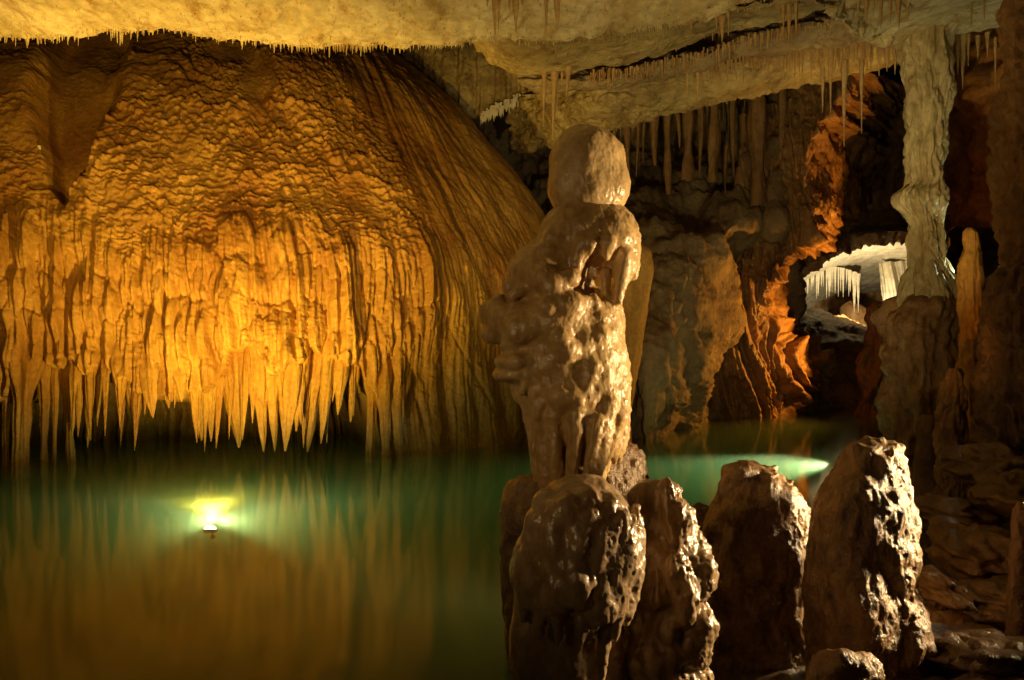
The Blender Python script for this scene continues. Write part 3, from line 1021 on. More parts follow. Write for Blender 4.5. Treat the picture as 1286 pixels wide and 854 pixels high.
plain_stalagmite([(603, 822, 838), (607, 803, 853), (616, 799, 857), (640, 797, 860), (662, 792, 874), (690, 787, 890), (725, 785, 893), (755, 785, 884), (775, 785, 886), (800, 782, 888), (850, 780, 884), (910, 775, 890), (960, 772, 892)], 4.2, 0.0095, 'knobbly brown stalagmite with a flat top just right of the squat one', M['wax2'], 0.012, 0.9,
                 [(868, 715, 22, 26, -26, 24), (872, 770, 18, 26, -30, 24), (838, 705, 14, 24, -46, 16), (858, 800, 22, 24, -34, 24), (852, 730, 8, 22, -50, 12), (815, 700, 30, 34, -20, 30)], 60, 2)
plain_stalagmite([(582, 930, 955), (586, 914, 972), (592, 910, 978), (606, 907, 990), (620, 903, 1000), (640, 893, 1009), (665, 884, 1013), (700, 878, 1012), (750, 873, 1013), (800, 870, 1017), (850, 868, 1021), (920, 864, 1028)], 5.2, 0.0105, 'bulky brown stalagmite with a flat cut top and glittering right side', M['wetbrown'], 0.008, 0.9,
                 [(930, 640, 34, 26, -30, 30), (965, 690, 30, 40, -30, 34), (905, 720, 26, 50, -30, 34)], 260, 3)
plain_stalagmite([(551, 1085, 1108), (556, 1070, 1120), (566, 1062, 1127), (585, 1050, 1134), (605, 1037, 1139), (630, 1025, 1143), (660, 1017, 1144), (700, 1013, 1143), (730, 1013, 1143), (760, 1013, 1150), (800, 1014, 1160), (850, 1016, 1163), (920, 1016, 1168), (960, 1016, 1170)], 4.65, 0.0100, 'tall cone-shaped brown stalagmite with glittering wet right flank, rightmost of the foreground row', M['wetbrown'], 0.008, 0.9,
                 [(1070, 650, 44, 70, -26, 44), (1062, 750, 44, 90, -26, 44)], 300, 4)
plain_stalagmite([(823, 1045, 1062), (827, 1034, 1074), (836, 1028, 1082), (850, 1025, 1086), (900, 1018, 1092), (960, 1012, 1098)], 4.0, 0.0105, 'small round wet stub poking up before the cone-shaped stalagmite', M['wetbrown'], 0.012, 1.0)

# ------------------------------------------------------------------ bank, boulders
def bank_z(x, y):
    e = x - interp(y, [(2, -0.6), (4.2, -0.25), (5.4, 0.1), (6.2, 1.2), (7.5, 2.7), (9, 4.2), (12, 5.6), (16, 7.0)])
    rise = -0.08 + 0.40 * sstep(2.0, 3.0, e) + 0.5 * sstep(2.6, 5.5, e)
    z = -2.6 + (2.6 + rise) * sstep(-1.1, 0.35, e)
    f1, f2, cid = worley(x * 1.3 + 0.2 * pn(x * 2, y * 2), y * 1.9, 5)
    led = (cid - 0.5) * 0.15 * sstep(0.0, 0.12, f2 - f1) + 0.10 * fbm(x * 1.6, y * 2.4, 1.0, 4)
    return z + sstep(0.0, 0.8, e) * led + 0.03 * fbm(x * 7, y * 9, 3.0, 3)


x = np.concatenate([np.arange(-1.5, 1.9, 0.06), np.arange(1.9, 7.5, 0.022), np.arange(7.5, 14, 0.12)])
y = np.concatenate([np.arange(1.5, 3.6, 0.1), np.arange(3.6, 9.5, 0.028), np.arange(9.5, 17, 0.12)])
X, Y = np.meshgrid(x, y)
tag(grid_obj('cave_floor', np.stack([X, Y, bank_z(X, Y)], -1), M['bank']), 'dark wet rock bank right of the pool', kind='structure')


def boulder(px, py, Y, rx, ry, rz, label, mat=None, seed=0, name='boulder', cat='rock', group='rocks on the right bank'):
    c = P(px, py, Y)
    n = 30
    th = np.linspace(0, 2 * np.pi, 2 * n, endpoint=False)
    ph = np.linspace(0.02, np.pi - 0.02, n)
    TH, PH = np.meshgrid(th, ph)
    D = np.stack([np.sin(PH) * np.cos(TH), np.sin(PH) * np.sin(TH), np.cos(PH)], -1)
    q = D * 1.3 + seed * 3.3
    k = 1 + 0.38 * fbm(q[..., 0], q[..., 1], q[..., 2], 4) - 0.12 * np.abs(pn(q[..., 0] * 2.5, q[..., 1] * 2.5, q[..., 2] * 4))
    k = k + 0.06 * np.sin(q[..., 2] * 9 + 2 * pn(q[..., 0], q[..., 1]))
    G = c + D * k[..., None] * np.array([rx, ry, rz])
    tag(mesh_obj(name, G.reshape(-1, 3), grid_faces(n, 2 * n, True), mat or M['bank'], origin=(c[0], c[1], c[2] - rz)), label, cat, group)


boulder(884, 650, 7.2, 0.17, 0.2, 0.1, 'small black rock at the waterline between two foreground stalagmites', M['dark'], 1, cat='rock')
boulder(1195, 640, 6.6, 0.30, 0.4, 0.10, 'flat layered rock slab lying on the bank beside the cone-shaped stalagmite', None, 2)
boulder(1263, 620, 6.2, 0.22, 0.3, 0.16, 'rounded brown rock with a wet edge high on the bank', None, 3)
boulder(1228, 690, 5.6, 0.28, 0.4, 0.17, 'sloping grey-brown rock with wet sheen in the middle of the bank', None, 4)
boulder(1262, 755, 5.0, 0.30, 0.3, 0.11, 'broad low rock slab nearest the right frame edge', None, 5)
boulder(1215, 812, 4.5, 0.26, 0.25, 0.10, 'low brown rock at the foot of the bank by the cone-shaped stalagmite', None, 6)
boulder(1268, 832, 4.1, 0.24, 0.2, 0.11, 'rounded tan rock in the bottom corner of the bank', None, 7)
boulder(1180, 740, 5.2, 0.14, 0.3, 0.11, 'small dark rock tucked against the cone-shaped stalagmite', None, 8)
boulder(1245, 585, 7.2, 0.34, 0.4, 0.20, 'dark ridge rock below the lumpy boulder', None, 9)

# ------------------------------------------------------------------ mid-ground wall with recess, behind the pool
def wall_disp(amp, vf=1.0, seed=0.0, flute=0.0):
    def f(PX, PY, G, N):
        x, y, z = G[..., 0], G[..., 1], G[..., 2]
        d = amp * fbm(x * 0.55, y * 0.55, z * 0.55 * vf + seed, 5) + amp * 0.25 * np.abs(fbm(x * 2.2, y * 2.2, z * 2.2 * vf + seed, 3))
        if flute:
            d = d + flute * (np.abs(pn(x * 4.5 + 0.3 * pn(x, z), y * 0.6, z * 0.22 + seed)) * 2 - 0.5) + 0.5 * flute * (np.abs(pn(x * 10, y, z * 0.5 + seed)) * 2 - .5)
        return d
    return f


pxs = [520, 600, 680, 760, 820, 880, 935, 960, 982, 998]
pys = [20, 90, 140, 200, 250, 280, 310, 360, 430, 500, 560, 620]
tab = [
    [24, 24, 24, 24, 24, 24, 23, 22.5, 22.0, 24],
    [24, 24, 24, 24, 24, 24, 23, 22.0, 21.6, 24],
    [24, 24, 24, 24, 24, 24, 22.5, 21.4, 21.0, 24],
    [24, 24, 23.5, 23.4, 23.6, 23.4, 21.8, 20.8, 20.4, 24],
    [24, 24, 22.5, 21.4, 21.3, 21.0, 20.6, 20.3, 20.2, 24],
    [24, 24, 22.0, 20.3, 19.6, 19.6, 19.6, 20.0, 20.2, 24],
    [24, 24, 21.5, 19.6, 18.3, 18.0, 20.2, 20.6, 21.0, 24],
    [24, 24, 21.0, 19.0, 17.2, 17.4, 20.9, 22.0, 22.4, 24],
    [24, 24, 21.0, 18.0, 16.4, 17.6, 21.2, 22.8, 23.5, 24],
    [24, 24, 21.0, 17.6, 16.0, 18.8, 22.0, 23.5, 24, 24],
    [24, 24, 21.0, 17.6, 15.9, 20.0, 23.0, 24, 24, 24],
    [24, 24, 21.0, 17.6, 15.9, 20.0, 23.0, 24, 24, 24]]
G = relief(pxs, pys, tab, 2.0, wall_disp(0.55, 0.7, 2.0, 0.05))
tag(grid_obj('cave_wall', G, M['grey']), 'rough grey-brown cave wall behind the pool', kind='structure')

# pillars and stalactites standing in the recess
REC = [(786, 150, 236, 7, 1), (800, 140, 222, 4, 0), (809, 140, 205, 3, 0), (823, 142, 208, 13, 0), (839, 142, 240, 8, 1), (852, 140, 186, 6, 0), (863, 132, 222, 12, 1), (879, 130, 222, 8, 0), (896, 125, 224, 12, 1), (912, 190, 250, 5, 0), (921, 130, 222, 8, 0), (935, 150, 262, 11, 1), (951, 120, 256, 19, 1), (966, 236, 275, 8, 1), (981, 118, 245, 10, 0), (930, 215, 262, 12, 1), (977, 235, 275, 8, 1), (994, 130, 190, 6, 0)]
side = ['slender', 'thin', 'threadlike', 'broad banded', 'pale ringed', 'short', 'stubby thick', 'plain straight', 'wide tapering', 'narrow pointed', 'smooth', 'leaning', 'thickest banded', 'low double-tipped', 'amber-tinted', 'squat', 'low blunt', 'small hanging']
for i, (px, y0, y1, w, col) in enumerate(REC):
    Y = 20.6 if px < 940 else 20.0
    pts = []
    for q in np.linspace(0, 1, 8):
        pr = (1.0 + 0.22 * math.sin(q * 9 + i * 2)) if col else (1.0 - 0.75 * q**1.2)
        p = P(px + 1.5 * math.sin(q * 3 + i), y0 - 6 + (y1 - y0 + (10 if col else 6)) * q, Y)
        pts.append((*p, w * 0.5 * pr * Y / F))
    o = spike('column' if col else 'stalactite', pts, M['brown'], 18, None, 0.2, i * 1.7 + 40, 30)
    tag(o, f'{side[i]} brown {"dripstone column" if col else "stalactite"} in the dark recess of the back wall, {["first","second","third","fourth","fifth","sixth","seventh","eighth","ninth","tenth","eleventh","twelfth","thirteenth","fourteenth","fifteenth","sixteenth","seventeenth","last"][i]} in the row', 'column' if col else 'stalactite', 'dripstones in the wall recess')

# ------------------------------------------------------------------ hanging curtain left of the ledges
def drapery(rows, nu, nv, fl, seed):
    def f(U, Vv, G, N):
        x, z = G[..., 0], G[..., 2]
        return fl * (np.abs(pn(x * 2.1 + seed, z * 0.12, seed)) * 2.2 - 0.5) + 0.4 * fl * (np.abs(pn(x * 6 + seed, z * 0.3, 3)) * 2 - 0.5) + 0.05 * fbm(x * 2, z * 2, seed, 3)
    return loft(rows, nu, nv, f)


G = drapery([[(450, 20, 20.5), (520, 30, 20), (600, 40, 19.5), (680, 40, 18.8), (750, 55, 18)],
             [(450, 60, 20.2), (520, 62, 19.6), (600, 80, 19), (680, 70, 18.5), (750, 70, 17.8)],
             [(450, 100, 20), (520, 108, 19.4), (600, 128, 18.9), (680, 96, 18.4), (750, 82, 17.8)],
             [(450, 120, 20.2), (520, 130, 19.7), (600, 152, 19.1), (690, 106, 18.5), (750, 88, 18.0)],
             [(450, 110, 21.5), (520, 122, 21.0), (605, 146, 20.4), (690, 100, 19.8), (750, 84, 19)]], 260, 110, 0.22, 3.0)
tag(grid_obj('rock_curtain', G, M['slab'], origin=tuple(P(620, 40, 19))), 'fluted brown rock curtain hanging between the scaly wall and the ledges', 'rock curtain')
pts, lens, rads = [], [], []
for i in range(240):
    q = rnd.random()
    px = 604 + 92 * q
    py = 148 - 42 * q + rnd.uniform(-9, 2)
    p = P(px, py, 18.9 - 0.5 * q - 0.1)
    pts.append(tuple(p))
    lens.append(rnd.uniform(0.05, 0.22))
    rads.append(rnd.uniform(0.012, 0.03))
V, Fc = cone_mass(pts, lens, rads)
tag(mesh_obj('straw_cluster', V, Fc, M['white']), 'pale bristling straws along the lower edge of the rock curtain', kind='stuff')

# ------------------------------------------------------------------ ceiling ledges, stepping away from the main slab
def ledge_disp(a=0.06, s=0.0):
    return lambda U, Vv, G, N: 1.9 * a * fbm(G[..., 0] * 0.8, G[..., 1] * 0.8, G[..., 2] * 1.8 + s, 5, 0.55) + 0.5 * a * fbm(G[..., 0] * 5, G[..., 1] * 5, G[..., 2] * 5 + s, 3) - 0.9 * a * np.exp(-(fbm(G[..., 0] * 0.7, G[..., 1] * 0.7, G[..., 2] * 2.2 + s + 7, 3) / 0.06)**2)


G = loft([[(585, 36, 10.3), (636, 40, 10.0), (740, 36, 9.8), (800, 28, 9.6), (860, 18, 9.4), (960, -5, 8.9), (1060, -30, 8.5)],
          [(585, 44, 11.2), (640, 52, 10.4), (740, 50, 10.3), (800, 44, 10.2), (870, 30, 10.0), (960, 10, 9.7), (1060, -12, 9.3)],
          [(585, 48, 12.5), (640, 76, 11.4), (740, 74, 11.2), (800, 64, 11.0), (870, 44, 10.8), (960, 22, 10.4), (1060, 2, 10.0)],
          [(585, 44, 13.2), (640, 86, 12.0), (740, 86, 11.9), (800, 75, 11.8), (870, 52, 11.5), (960, 28, 11.2), (1060, 8, 10.8)],
          [(585, 20, 13.5), (640, 60, 12.8), (740, 66, 12.5), (800, 55, 12.4), (870, 34, 12.2), (960, 12, 12.0), (1060, -8, 11.6)]], 260, 110, ledge_disp(0.05, 1.0))
tag(grid_obj('rock_ledge', G, M['slab'], origin=tuple(P(800, 40, 11))), 'smooth tan ceiling ledge sloping up behind the cream ceiling edge', 'rock ledge', 'stepped ceiling ledges')
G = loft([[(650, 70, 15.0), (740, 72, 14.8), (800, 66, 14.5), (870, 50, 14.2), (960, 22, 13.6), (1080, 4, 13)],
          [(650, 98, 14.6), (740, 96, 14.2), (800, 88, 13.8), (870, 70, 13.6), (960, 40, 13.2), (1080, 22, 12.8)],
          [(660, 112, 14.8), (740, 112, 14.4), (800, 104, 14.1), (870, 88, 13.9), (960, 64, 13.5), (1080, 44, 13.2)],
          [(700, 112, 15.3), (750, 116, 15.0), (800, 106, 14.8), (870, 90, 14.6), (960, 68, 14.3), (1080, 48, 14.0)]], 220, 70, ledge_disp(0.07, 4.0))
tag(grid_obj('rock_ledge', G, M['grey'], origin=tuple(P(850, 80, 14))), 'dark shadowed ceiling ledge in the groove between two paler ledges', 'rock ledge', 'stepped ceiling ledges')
G = loft([[(640, 120, 19.5), (690, 116, 16.5), (750, 112, 14.9), (800, 104, 14.8), (870, 88, 14.6), (960, 70, 14.4), (1050, 58, 14.4), (1140, 45, 14.6)],
          [(640, 140, 19.8), (690, 136, 16.8), (750, 132, 15.2), (800, 124, 15.1), (870, 108, 15.0), (960, 88, 14.9), (1050, 74, 15), (1140, 60, 15)],
          [(640, 182, 20.6), (695, 170, 17.8), (755, 162, 16.2), (800, 148, 16.0), (870, 132, 16.0), (960, 112, 16.0), (1050, 92, 16.2), (1140, 74, 16.4)],
          [(640, 196, 21.2), (695, 180, 18.4), (758, 168, 16.7), (800, 153, 16.6), (870, 137, 16.6), (960, 116, 16.6), (1050, 96, 16.8), (1140, 78, 17)],
          [(640, 170, 22.2), (695, 160, 19.6), (760, 146, 17.5), (800, 130, 17.4), (870, 115, 17.4), (960, 95, 17.6), (1050, 76, 17.8), (1140, 60, 18)]], 300, 130, ledge_disp(0.09, 7.0))
tag(grid_obj('rock_ledge', G, M['slab'], origin=tuple(P(900, 110, 15.5))), 'broad yellow-grey ceiling ledge with an amber-lit lower edge', 'rock ledge', 'stepped ceiling ledges')



def edge_straws(path, n, l0, l1, parent, mat, seed):
    r = random.Random(seed)
    W3 = np.array([P(*q) for q in path])
    t = np.linspace(0, 1, len(path))
    pts, lens, rads = [], [], []
    for i in range(n):
        q = r.random()
        p = [float(sinterp(q, list(zip(t, W3[:, c])))) for c in range(3)]
        pts.append((p[0], p[1] + r.uniform(-0.15, 0.1), p[2] + 0.06 + r.uniform(0, 0.05)))
        lens.append(r.uniform(l0, l1) * (0.5 + r.random()))
        rads.append(r.uniform(0.008, 0.022))
    V, Fc = cone_mass(pts, lens, rads)
    tag(mesh_obj('soda_straw_fringe', V, Fc, mat, parent=parent), kind='stuff')


LEDGES = [o for o in COL.objects if o.name.startswith('rock_ledge')]
edge_straws([(640, 84, 11.8), (740, 82, 11.7), (800, 72, 11.6), (870, 50, 11.3), (960, 26, 11.0), (1060, 6, 10.6)], 160, 0.04, 0.12, LEDGES[0], M['drip'], 1)
edge_straws([(740, 100, 14.2), (800, 92, 13.8), (870, 76, 13.6), (960, 50, 13.2), (1080, 30, 12.8)], 220, 0.06, 0.22, LEDGES[1], M['drip'], 2)
edge_straws([(720, 168, 16.4), (765, 162, 16.4), (800, 151, 16.4), (870, 135, 16.4), (960, 114, 16.4), (1050, 94, 16.6), (1140, 76, 16.8)], 320, 0.03, 0.14, LEDGES[2], M['slab'], 3)
edge_straws([(860, 82, 14.4), (960, 72, 14.3), (1050, 60, 14.3), (1140, 47, 14.5)], 260, 0.10, 0.40, LEDGES[2], M['drip'], 4)

# right ceiling round the column head
G = loft([[(1010, -120, 6.5), (1110, -120, 6.5), (1200, -120, 6.5), (1330, -120, 6.5)],
          [(1020, -50, 8.2), (1110, -40, 8.5), (1200, -40, 8.6), (1330, -40, 8.6)],
          [(1036, 0, 9.8), (1110, 10, 10.5), (1200, 8, 10.6), (1330, 0, 10.4)],
          [(1060, 26, 10.8), (1112, 44, 11.6), (1200, 34, 11.9), (1330, 22, 11.6)],
          [(1072, 34, 11.2), (1114, 54, 11.9), (1200, 42, 12.4), (1330, 30, 12.0)],
          [(1072, 20, 12.2), (1114, 40, 12.9), (1200, 28, 13.4), (1330, 16, 13.0)]], 220, 130, lambda U, Vv, G, N: 0.10 * fbm(G[..., 0] * 0.9, G[..., 1] * 0.9, G[..., 2], 4) + 0.03 * fbm(G[..., 0] * 5, G[..., 1] * 3, G[..., 2] * 5, 3))
tag(grid_obj('ceiling', G, M['ceil']), 'pale green-cream ceiling round the head of the column', kind='structure')
G = loft([[(1012, -12, 8.6), (1022, 0, 9.0), (1036, 3, 9.4), (1052, -4, 9.8), (1062, -30, 9.9)],
          [(1030, 6, 9.6), (1040, 18, 9.9), (1054, 22, 10.1), (1072, 14, 10.5), (1082, -14, 10.6)],
          [(1050, 20, 10.4), (1060, 34, 10.6), (1076, 38, 10.8), (1096, 30, 11.2), (1104, 0, 11.3)],
          [(1078, 34, 11.2), (1086, 46, 11.3), (1100, 53, 11.5), (1116, 48, 11.7), (1126, 20, 11.9)],
          [(1094, 30, 11.6), (1100, 44, 11.8), (1112, 50, 12.0), (1124, 46, 12.2), (1134, 20, 12.4)]], 110, 110, lambda U, Vv, G, N: 0.13 * fbm(G[..., 0] * 2.2, G[..., 1] * 1.2, G[..., 2] * 2.2, 5) + 0.05 * (np.abs(pn(G[..., 0] * 7, G[..., 1] * 3, G[..., 2] * 2)) * 2 - .5))
tag(grid_obj('rock_fin', G, M['ceil'], origin=tuple(P(1070, 20, 10.4))), 'pale rock fin slanting down beneath the ceiling left of the column head', 'rock fin')

# ------------------------------------------------------------------ passage: orange ridge, far walls, bright chamber
RIDGE = [[(1075, 88, 19.5), (1096, 92, 20.5), (1118, 100, 22), (1150, 112, 26)],
         [(1040, 140, 19.6), (1062, 128, 20.6), (1090, 124, 22), (1150, 130, 27)],
         [(1010, 188, 19.6), (1030, 176, 20.4), (1055, 168, 21.6), (1110, 160, 27)],
         [(1008, 225, 19.6), (1030, 222, 20.6), (1060, 215, 22), (1098, 205, 27)],
         [(1012, 262, 19.6), (1034, 262, 20.4), (1064, 256, 22), (1092, 240, 27)],
         [(1004, 300, 19.5), (1022, 304, 20.2), (1050, 296, 22), (1088, 272, 26)],
         [(978, 334, 19.5), (984, 338, 20.0), (986, 332, 20.8), (984, 318, 23)],
         [(952, 366, 19.4), (968, 372, 20.0), (976, 368, 21), (976, 352, 23)],
         [(930, 400, 19.4), (958, 410, 19.8), (980, 408, 20.6), (988, 398, 23)],
         [(922, 450, 19.6), (960, 455, 19.8), (1010, 455, 20.6), (1046, 440, 23)],
         [(906, 490, 20.0), (950, 495, 20.0), (1000, 495, 21), (1046, 480, 23)],
         [(888, 526, 20.4), (940, 528, 20.4), (990, 526, 21), (1040, 520, 23)],
         [(880, 560, 20.4), (940, 560, 20.4), (990, 560, 21), (1040, 560, 23)]]


def ridge_disp(U, Vv, G, N):
    x, y, z = G[..., 0], G[..., 1], G[..., 2]
    q = x * 0.8 - y * 0.5
    d = 0.22 * fbm(x * 0.9, y * 0.9, z * 0.7, 4)
    d += 0.28 * (np.abs(pn(q * 4 + 0.5 * z, 0.3 * z, 1.0)) * 2 - 0.5) + 0.15 * (np.abs(pn(q * 10 + z, 0.5 * z, 5.0)) * 2 - 0.5)
    d += 0.06 * fbm(x * 6, y * 6, z * 4, 3)
    return d


RIDGE = [[(r[0][0] - 80, r[0][1] + 3, r[0][2] + 1.0)] + r for r in RIDGE]
G = loft(RIDGE, 250, 420, ridge_disp)
tag(grid_obj('flowstone_ridge', G, M['brown'], origin=tuple(P(980, 526, 20))), 'jagged orange-lit flowstone ridge running down to the water beside the passage', 'flowstone')
# far dark end of the passage, above and around the bright chamber
G = relief([990, 1040, 1090, 1140, 1200, 1260, 1330], [20, 90, 150, 220, 285, 300], [[24, 26, 28, 26, 21, 19, 18], [25, 27, 29, 27, 21, 18.5, 17.5], [28, 30, 31, 29, 22, 19, 18], [30, 32, 32, 30, 23, 19, 18], [32, 33, 33, 31, 24, 20, 18], [36, 36, 36, 34, 26, 20.5, 18]], 2.5, wall_disp(0.6, 1, 9.0, 0.08), lambda a, b: (a, b + np.clip((b - 215) / 85, 0, 1) * interp(a, [(990, 56), (1015, 42), (1040, 26), (1070, 14), (1110, 6), (1150, 0), (1400, 0)])))
tag(grid_obj('passage_wall', G, M['brown']), 'dark brown arch of the far passage', kind='structure')
G = relief([1190, 1230, 1280, 1340], [285, 340, 400, 480, 560, 620], [[17, 18, 18.0, 17]] * 6, 3, wall_disp(0.5, 1, 12.0, 0.06))
tag(grid_obj('passage_wall', G, M['dark']), 'dark rock wall behind the orange stalagmite', kind='structure')
G = loft([[(985, 296, 29.3), (1060, 294, 29.3), (1120, 292, 29.3), (1180, 296, 29.3)],  # front row is an added lip that blocks the chamber lamp's spill
          [(985, 285, 33), (1060, 282, 33), (1120, 280, 33), (1180, 285, 33)],
          [(985, 315, 36), (1060, 300, 36), (1120, 300, 36), (1180, 300, 36)],
          [(985, 345, 39), (1060, 325, 40), (1120, 322, 40), (1180, 330, 40)],
          [(985, 375, 43), (1060, 352, 45), (1120, 350, 45), (1180, 360, 45)],
          [(985, 400, 45), (1060, 372, 48), (1120, 366, 48), (1180, 380, 48)]], 150, 130, lambda U, Vv, G, N: 0.14 * fbm(G[..., 0] * 0.35, G[..., 1] * 0.25, G[..., 2] * 0.4, 4) + 0.05 * fbm(G[..., 0] * 3, G[..., 1] * 1.5, G[..., 2] * 3, 3))
tag(grid_obj('chamber_ceiling', G, M['white']), 'bright white ceiling of the far chamber', kind='structure')
G = relief([980, 1040, 1090, 1140, 1190], [340, 370, 400, 430, 460], [[46, 47, 49, 49, 48]] * 5, 2.0, wall_disp(0.4, 1, 5.0, 0.3))
tag(grid_obj('chamber_wall', G, M['brown']), 'brown back wall of the far chamber', kind='structure')
G = loft([[(960, 398, 30), (1020, 388, 36), (1080, 405, 40), (1120, 415, 40), (1180, 420, 38)],
          [(960, 440, 26), (1020, 430, 27), (1080, 430, 28), (1120, 440, 28), (1180, 445, 27)],
          [(960, 500, 24.5), (1020, 490, 24.5), (1080, 495, 25), (1120, 500, 25), (1180, 505, 24)],
          [(960, 545, 23.5), (1020, 528, 23.5), (1080, 524, 23.5), (1120, 528, 23), (1180, 540, 22)],
          [(960, 570, 23), (1020, 560, 23), (1080, 560, 23), (1120, 560, 22.5), (1180, 570, 22)]], 130, 130, lambda U, Vv, G, N: 0.25 * fbm(G[..., 0] * 0.8, G[..., 1] * 0.8, G[..., 2] * 0.8, 5))
tag(grid_obj('passage_floor', G, M['brown']), 'dark red-brown rock slope below the far chamber', kind='structure')

NUM = ['first', 'second', 'third', 'fourth', 'fifth', 'sixth', 'seventh', 'eighth', 'ninth', 'tenth', 'eleventh', 'twelfth', 'thirteenth', 'fourteenth', 'fifteenth', 'sixteenth', 'seventeenth', 'eighteenth', 'nineteenth', 'twentieth', 'twenty-first', 'twenty-second', 'twenty-third', 'twenty-fourth']


def hang(px, y0, y1, w, Y, mat, label, group, lean=0.0, seed=0.0, nth=12, flute=0.14, name='stalactite'):
    pts = []
    for q in np.linspace(0, 1, 8):
        pr = (1 - q**0.9) * (0.94 + 0.12 * math.sin(q * 14 + seed * 3)) + 0.07
        p = P(px + lean * q, y0 - 3 + (y1 - y0 + 3) * q, Y)
        pts.append((*p, w * 0.5 * pr * Y / F))
    o = spike(name, pts, mat, nth, None, flute, seed, 26)
    return tag(o, label, 'stalactite', group)


_r = random.Random(4)
FARS = []
for _i in range(22):
    _x = 1012 + 66 * (_i + _r.uniform(-0.35, 0.35)) / 21
    _y0 = 352 - 10 * math.sin((_x - 1010) / 70 * 3.1)
    FARS.append((_x, _y0 - 4, _y0 + _r.uniform(10, 30) + 22 * (_x - 1010) / 70 * _r.random(), _r.uniform(2.0, 6.5)))
for i, (px, y0, y1, w) in enumerate(FARS):
    hang(px, y0, y1, w, 41.5, M['white'], f'bright white stalactite in the far lit chamber, {NUM[i]} counted from the orange ridge', 'stalactites of the bright far chamber', 0, i * 2.3, 8)
G = drapery([[(1104, 330, 40.5), (1125, 328, 40.5), (1146, 326, 40.5)], [(1107, 368, 40), (1125, 366, 40), (1146, 362, 40)], [(1112, 386, 40.2), (1125, 383, 40.2), (1146, 378, 40.2)], [(1112, 384, 41), (1125, 380, 41), (1146, 376, 41)]], 70, 40, 0.14, 5.0)
tag(grid_obj('rock_curtain', G, M['white'], origin=tuple(P(1125, 350, 40))), 'bright white rock curtain in the far chamber beside the column', 'rock curtain')
V, Fc = outline_mesh([(378, 1066, 1070), (384, 1058, 1082), (394, 1056, 1090), (408, 1058, 1092), (424, 1056, 1092)], 42.5, 30, 2, 1, lumps(0.12, 1.5))
tag(mesh_obj('boulder', V, Fc, M['brown'], origin=tuple(P(1074, 424, 42.5))), 'orange-brown boulder below the white stalactites of the far chamber', 'rock')
V, Fc = outline_mesh([(378, 1098, 1102), (390, 1093, 1110), (420, 1090, 1116), (445, 1080, 1118), (480, 1076, 1120), (520, 1074, 1122), (560, 1072, 1126)], 21, 60, 2, 1, lumps(0.3, 1.6))
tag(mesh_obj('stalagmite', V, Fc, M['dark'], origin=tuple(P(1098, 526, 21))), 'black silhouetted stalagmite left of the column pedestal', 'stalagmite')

# ------------------------------------------------------------------ the column, totem and right-hand formations
root = empty('cave_column', tuple(P(1160, 540, 12)))
tag(root, 'tall pale greenish column joining floor and ceiling with glinting right rim', 'column')


def col_disp(TH, Z, G, R):
    c, s = np.cos(TH), np.sin(TH)
    f1, f2, cid = worley(TH * 3.2 + 0.4 * pn(c, s, Z), Z * 1.6, 9)
    return 0.025 * (np.abs(pn(c * 5, s * 5, Z * 0.7)) * 2 - 0.5) + 0.02 * (np.abs(pn(c * 10, s * 10, Z * 2.0)) * 2 - .5) + 0.09 * fbm(c * 1.6, s * 1.6, Z * 1.8, 4) + 0.07 * (0.5 - f1) + 0.03 * fbm(c * 5, s * 5, Z * 5, 2)


V, Fc = outline_mesh([(30, 1120, 1204), (45, 1127, 1197), (60, 1131, 1193), (85, 1136, 1190), (110, 1138, 1191), (150, 1140, 1188), (180, 1141, 1186), (200, 1143, 1183), (218, 1145, 1181), (232, 1142, 1180), (240, 1132, 1180), (254, 1130, 1180), (266, 1138, 1180), (284, 1145, 1180), (310, 1144, 1182), (335, 1143, 1189), (358, 1141, 1199), (372, 1138, 1203), (392, 1132, 1202)], 12, 150, 1.6, 0.9, col_disp)
mesh_obj('shaft', V, Fc, M['column'], parent=root)
col_disp2 = lambda TH, Z, G, R: 1.6 * col_disp(TH, Z, G, R) + 0.12 * fbm(np.cos(TH) * 1.1, np.sin(TH) * 1.1, Z * 1.3 + 5, 4)
V, Fc = outline_mesh([(366, 1158, 1186), (374, 1134, 1202), (386, 1118, 1207), (404, 1110, 1208), (425, 1109, 1207), (450, 1112, 1204), (500, 1113, 1203), (540, 1116, 1200), (610, 1114, 1204)], 12.1, 130, 2.2, 0.95, col_disp2)
mesh_obj('pedestal', V, Fc, M['brown'], parent=root)  # darker stone than the shaft: the light's falloff is put into its colour

V, Fc = outline_mesh([(286, 1216, 1221), (289, 1213, 1224), (297, 1211, 1227), (306, 1211, 1227), (313, 1211, 1227), (320, 1208, 1229), (330, 1204, 1231), (345, 1203, 1232), (370, 1205, 1232), (400, 1206, 1231), (450, 1205, 1230), (500, 1201, 1232), (560, 1196, 1238), (680, 1190, 1246)], 9, 70, 1.6, 1, lambda TH, Z, G, R: 0.03 * fbm(np.cos(TH) * 1.6, np.sin(TH) * 1.6, Z * 5, 4) * sstep(0, 0.1, R) + 0.012 * (np.abs(pn(np.cos(TH) * 6, np.sin(TH) * 6, Z * 2)) * 2 - .5))
tag(mesh_obj('stalagmite', V, Fc, M['flow'], origin=tuple(P(1218, 660, 9))), 'slim figure-like orange stalagmite with a small round head right of the column', 'stalagmite')
V, Fc = outline_mesh([(462, 1196, 1202), (470, 1191, 1206), (490, 1185, 1208), (520, 1178, 1210), (560, 1177, 1210), (600, 1178, 1208), (660, 1172, 1212), (720, 1168, 1216)], 8.2, 80, 1.8, 1, lambda TH, Z, G, R: 0.05 * fbm(np.cos(TH) * 2, np.sin(TH) * 2, Z * 5, 4) + 0.02 * (0.4 - np.abs(pn(np.cos(TH) * 7, np.sin(TH) * 7, Z * 9))))
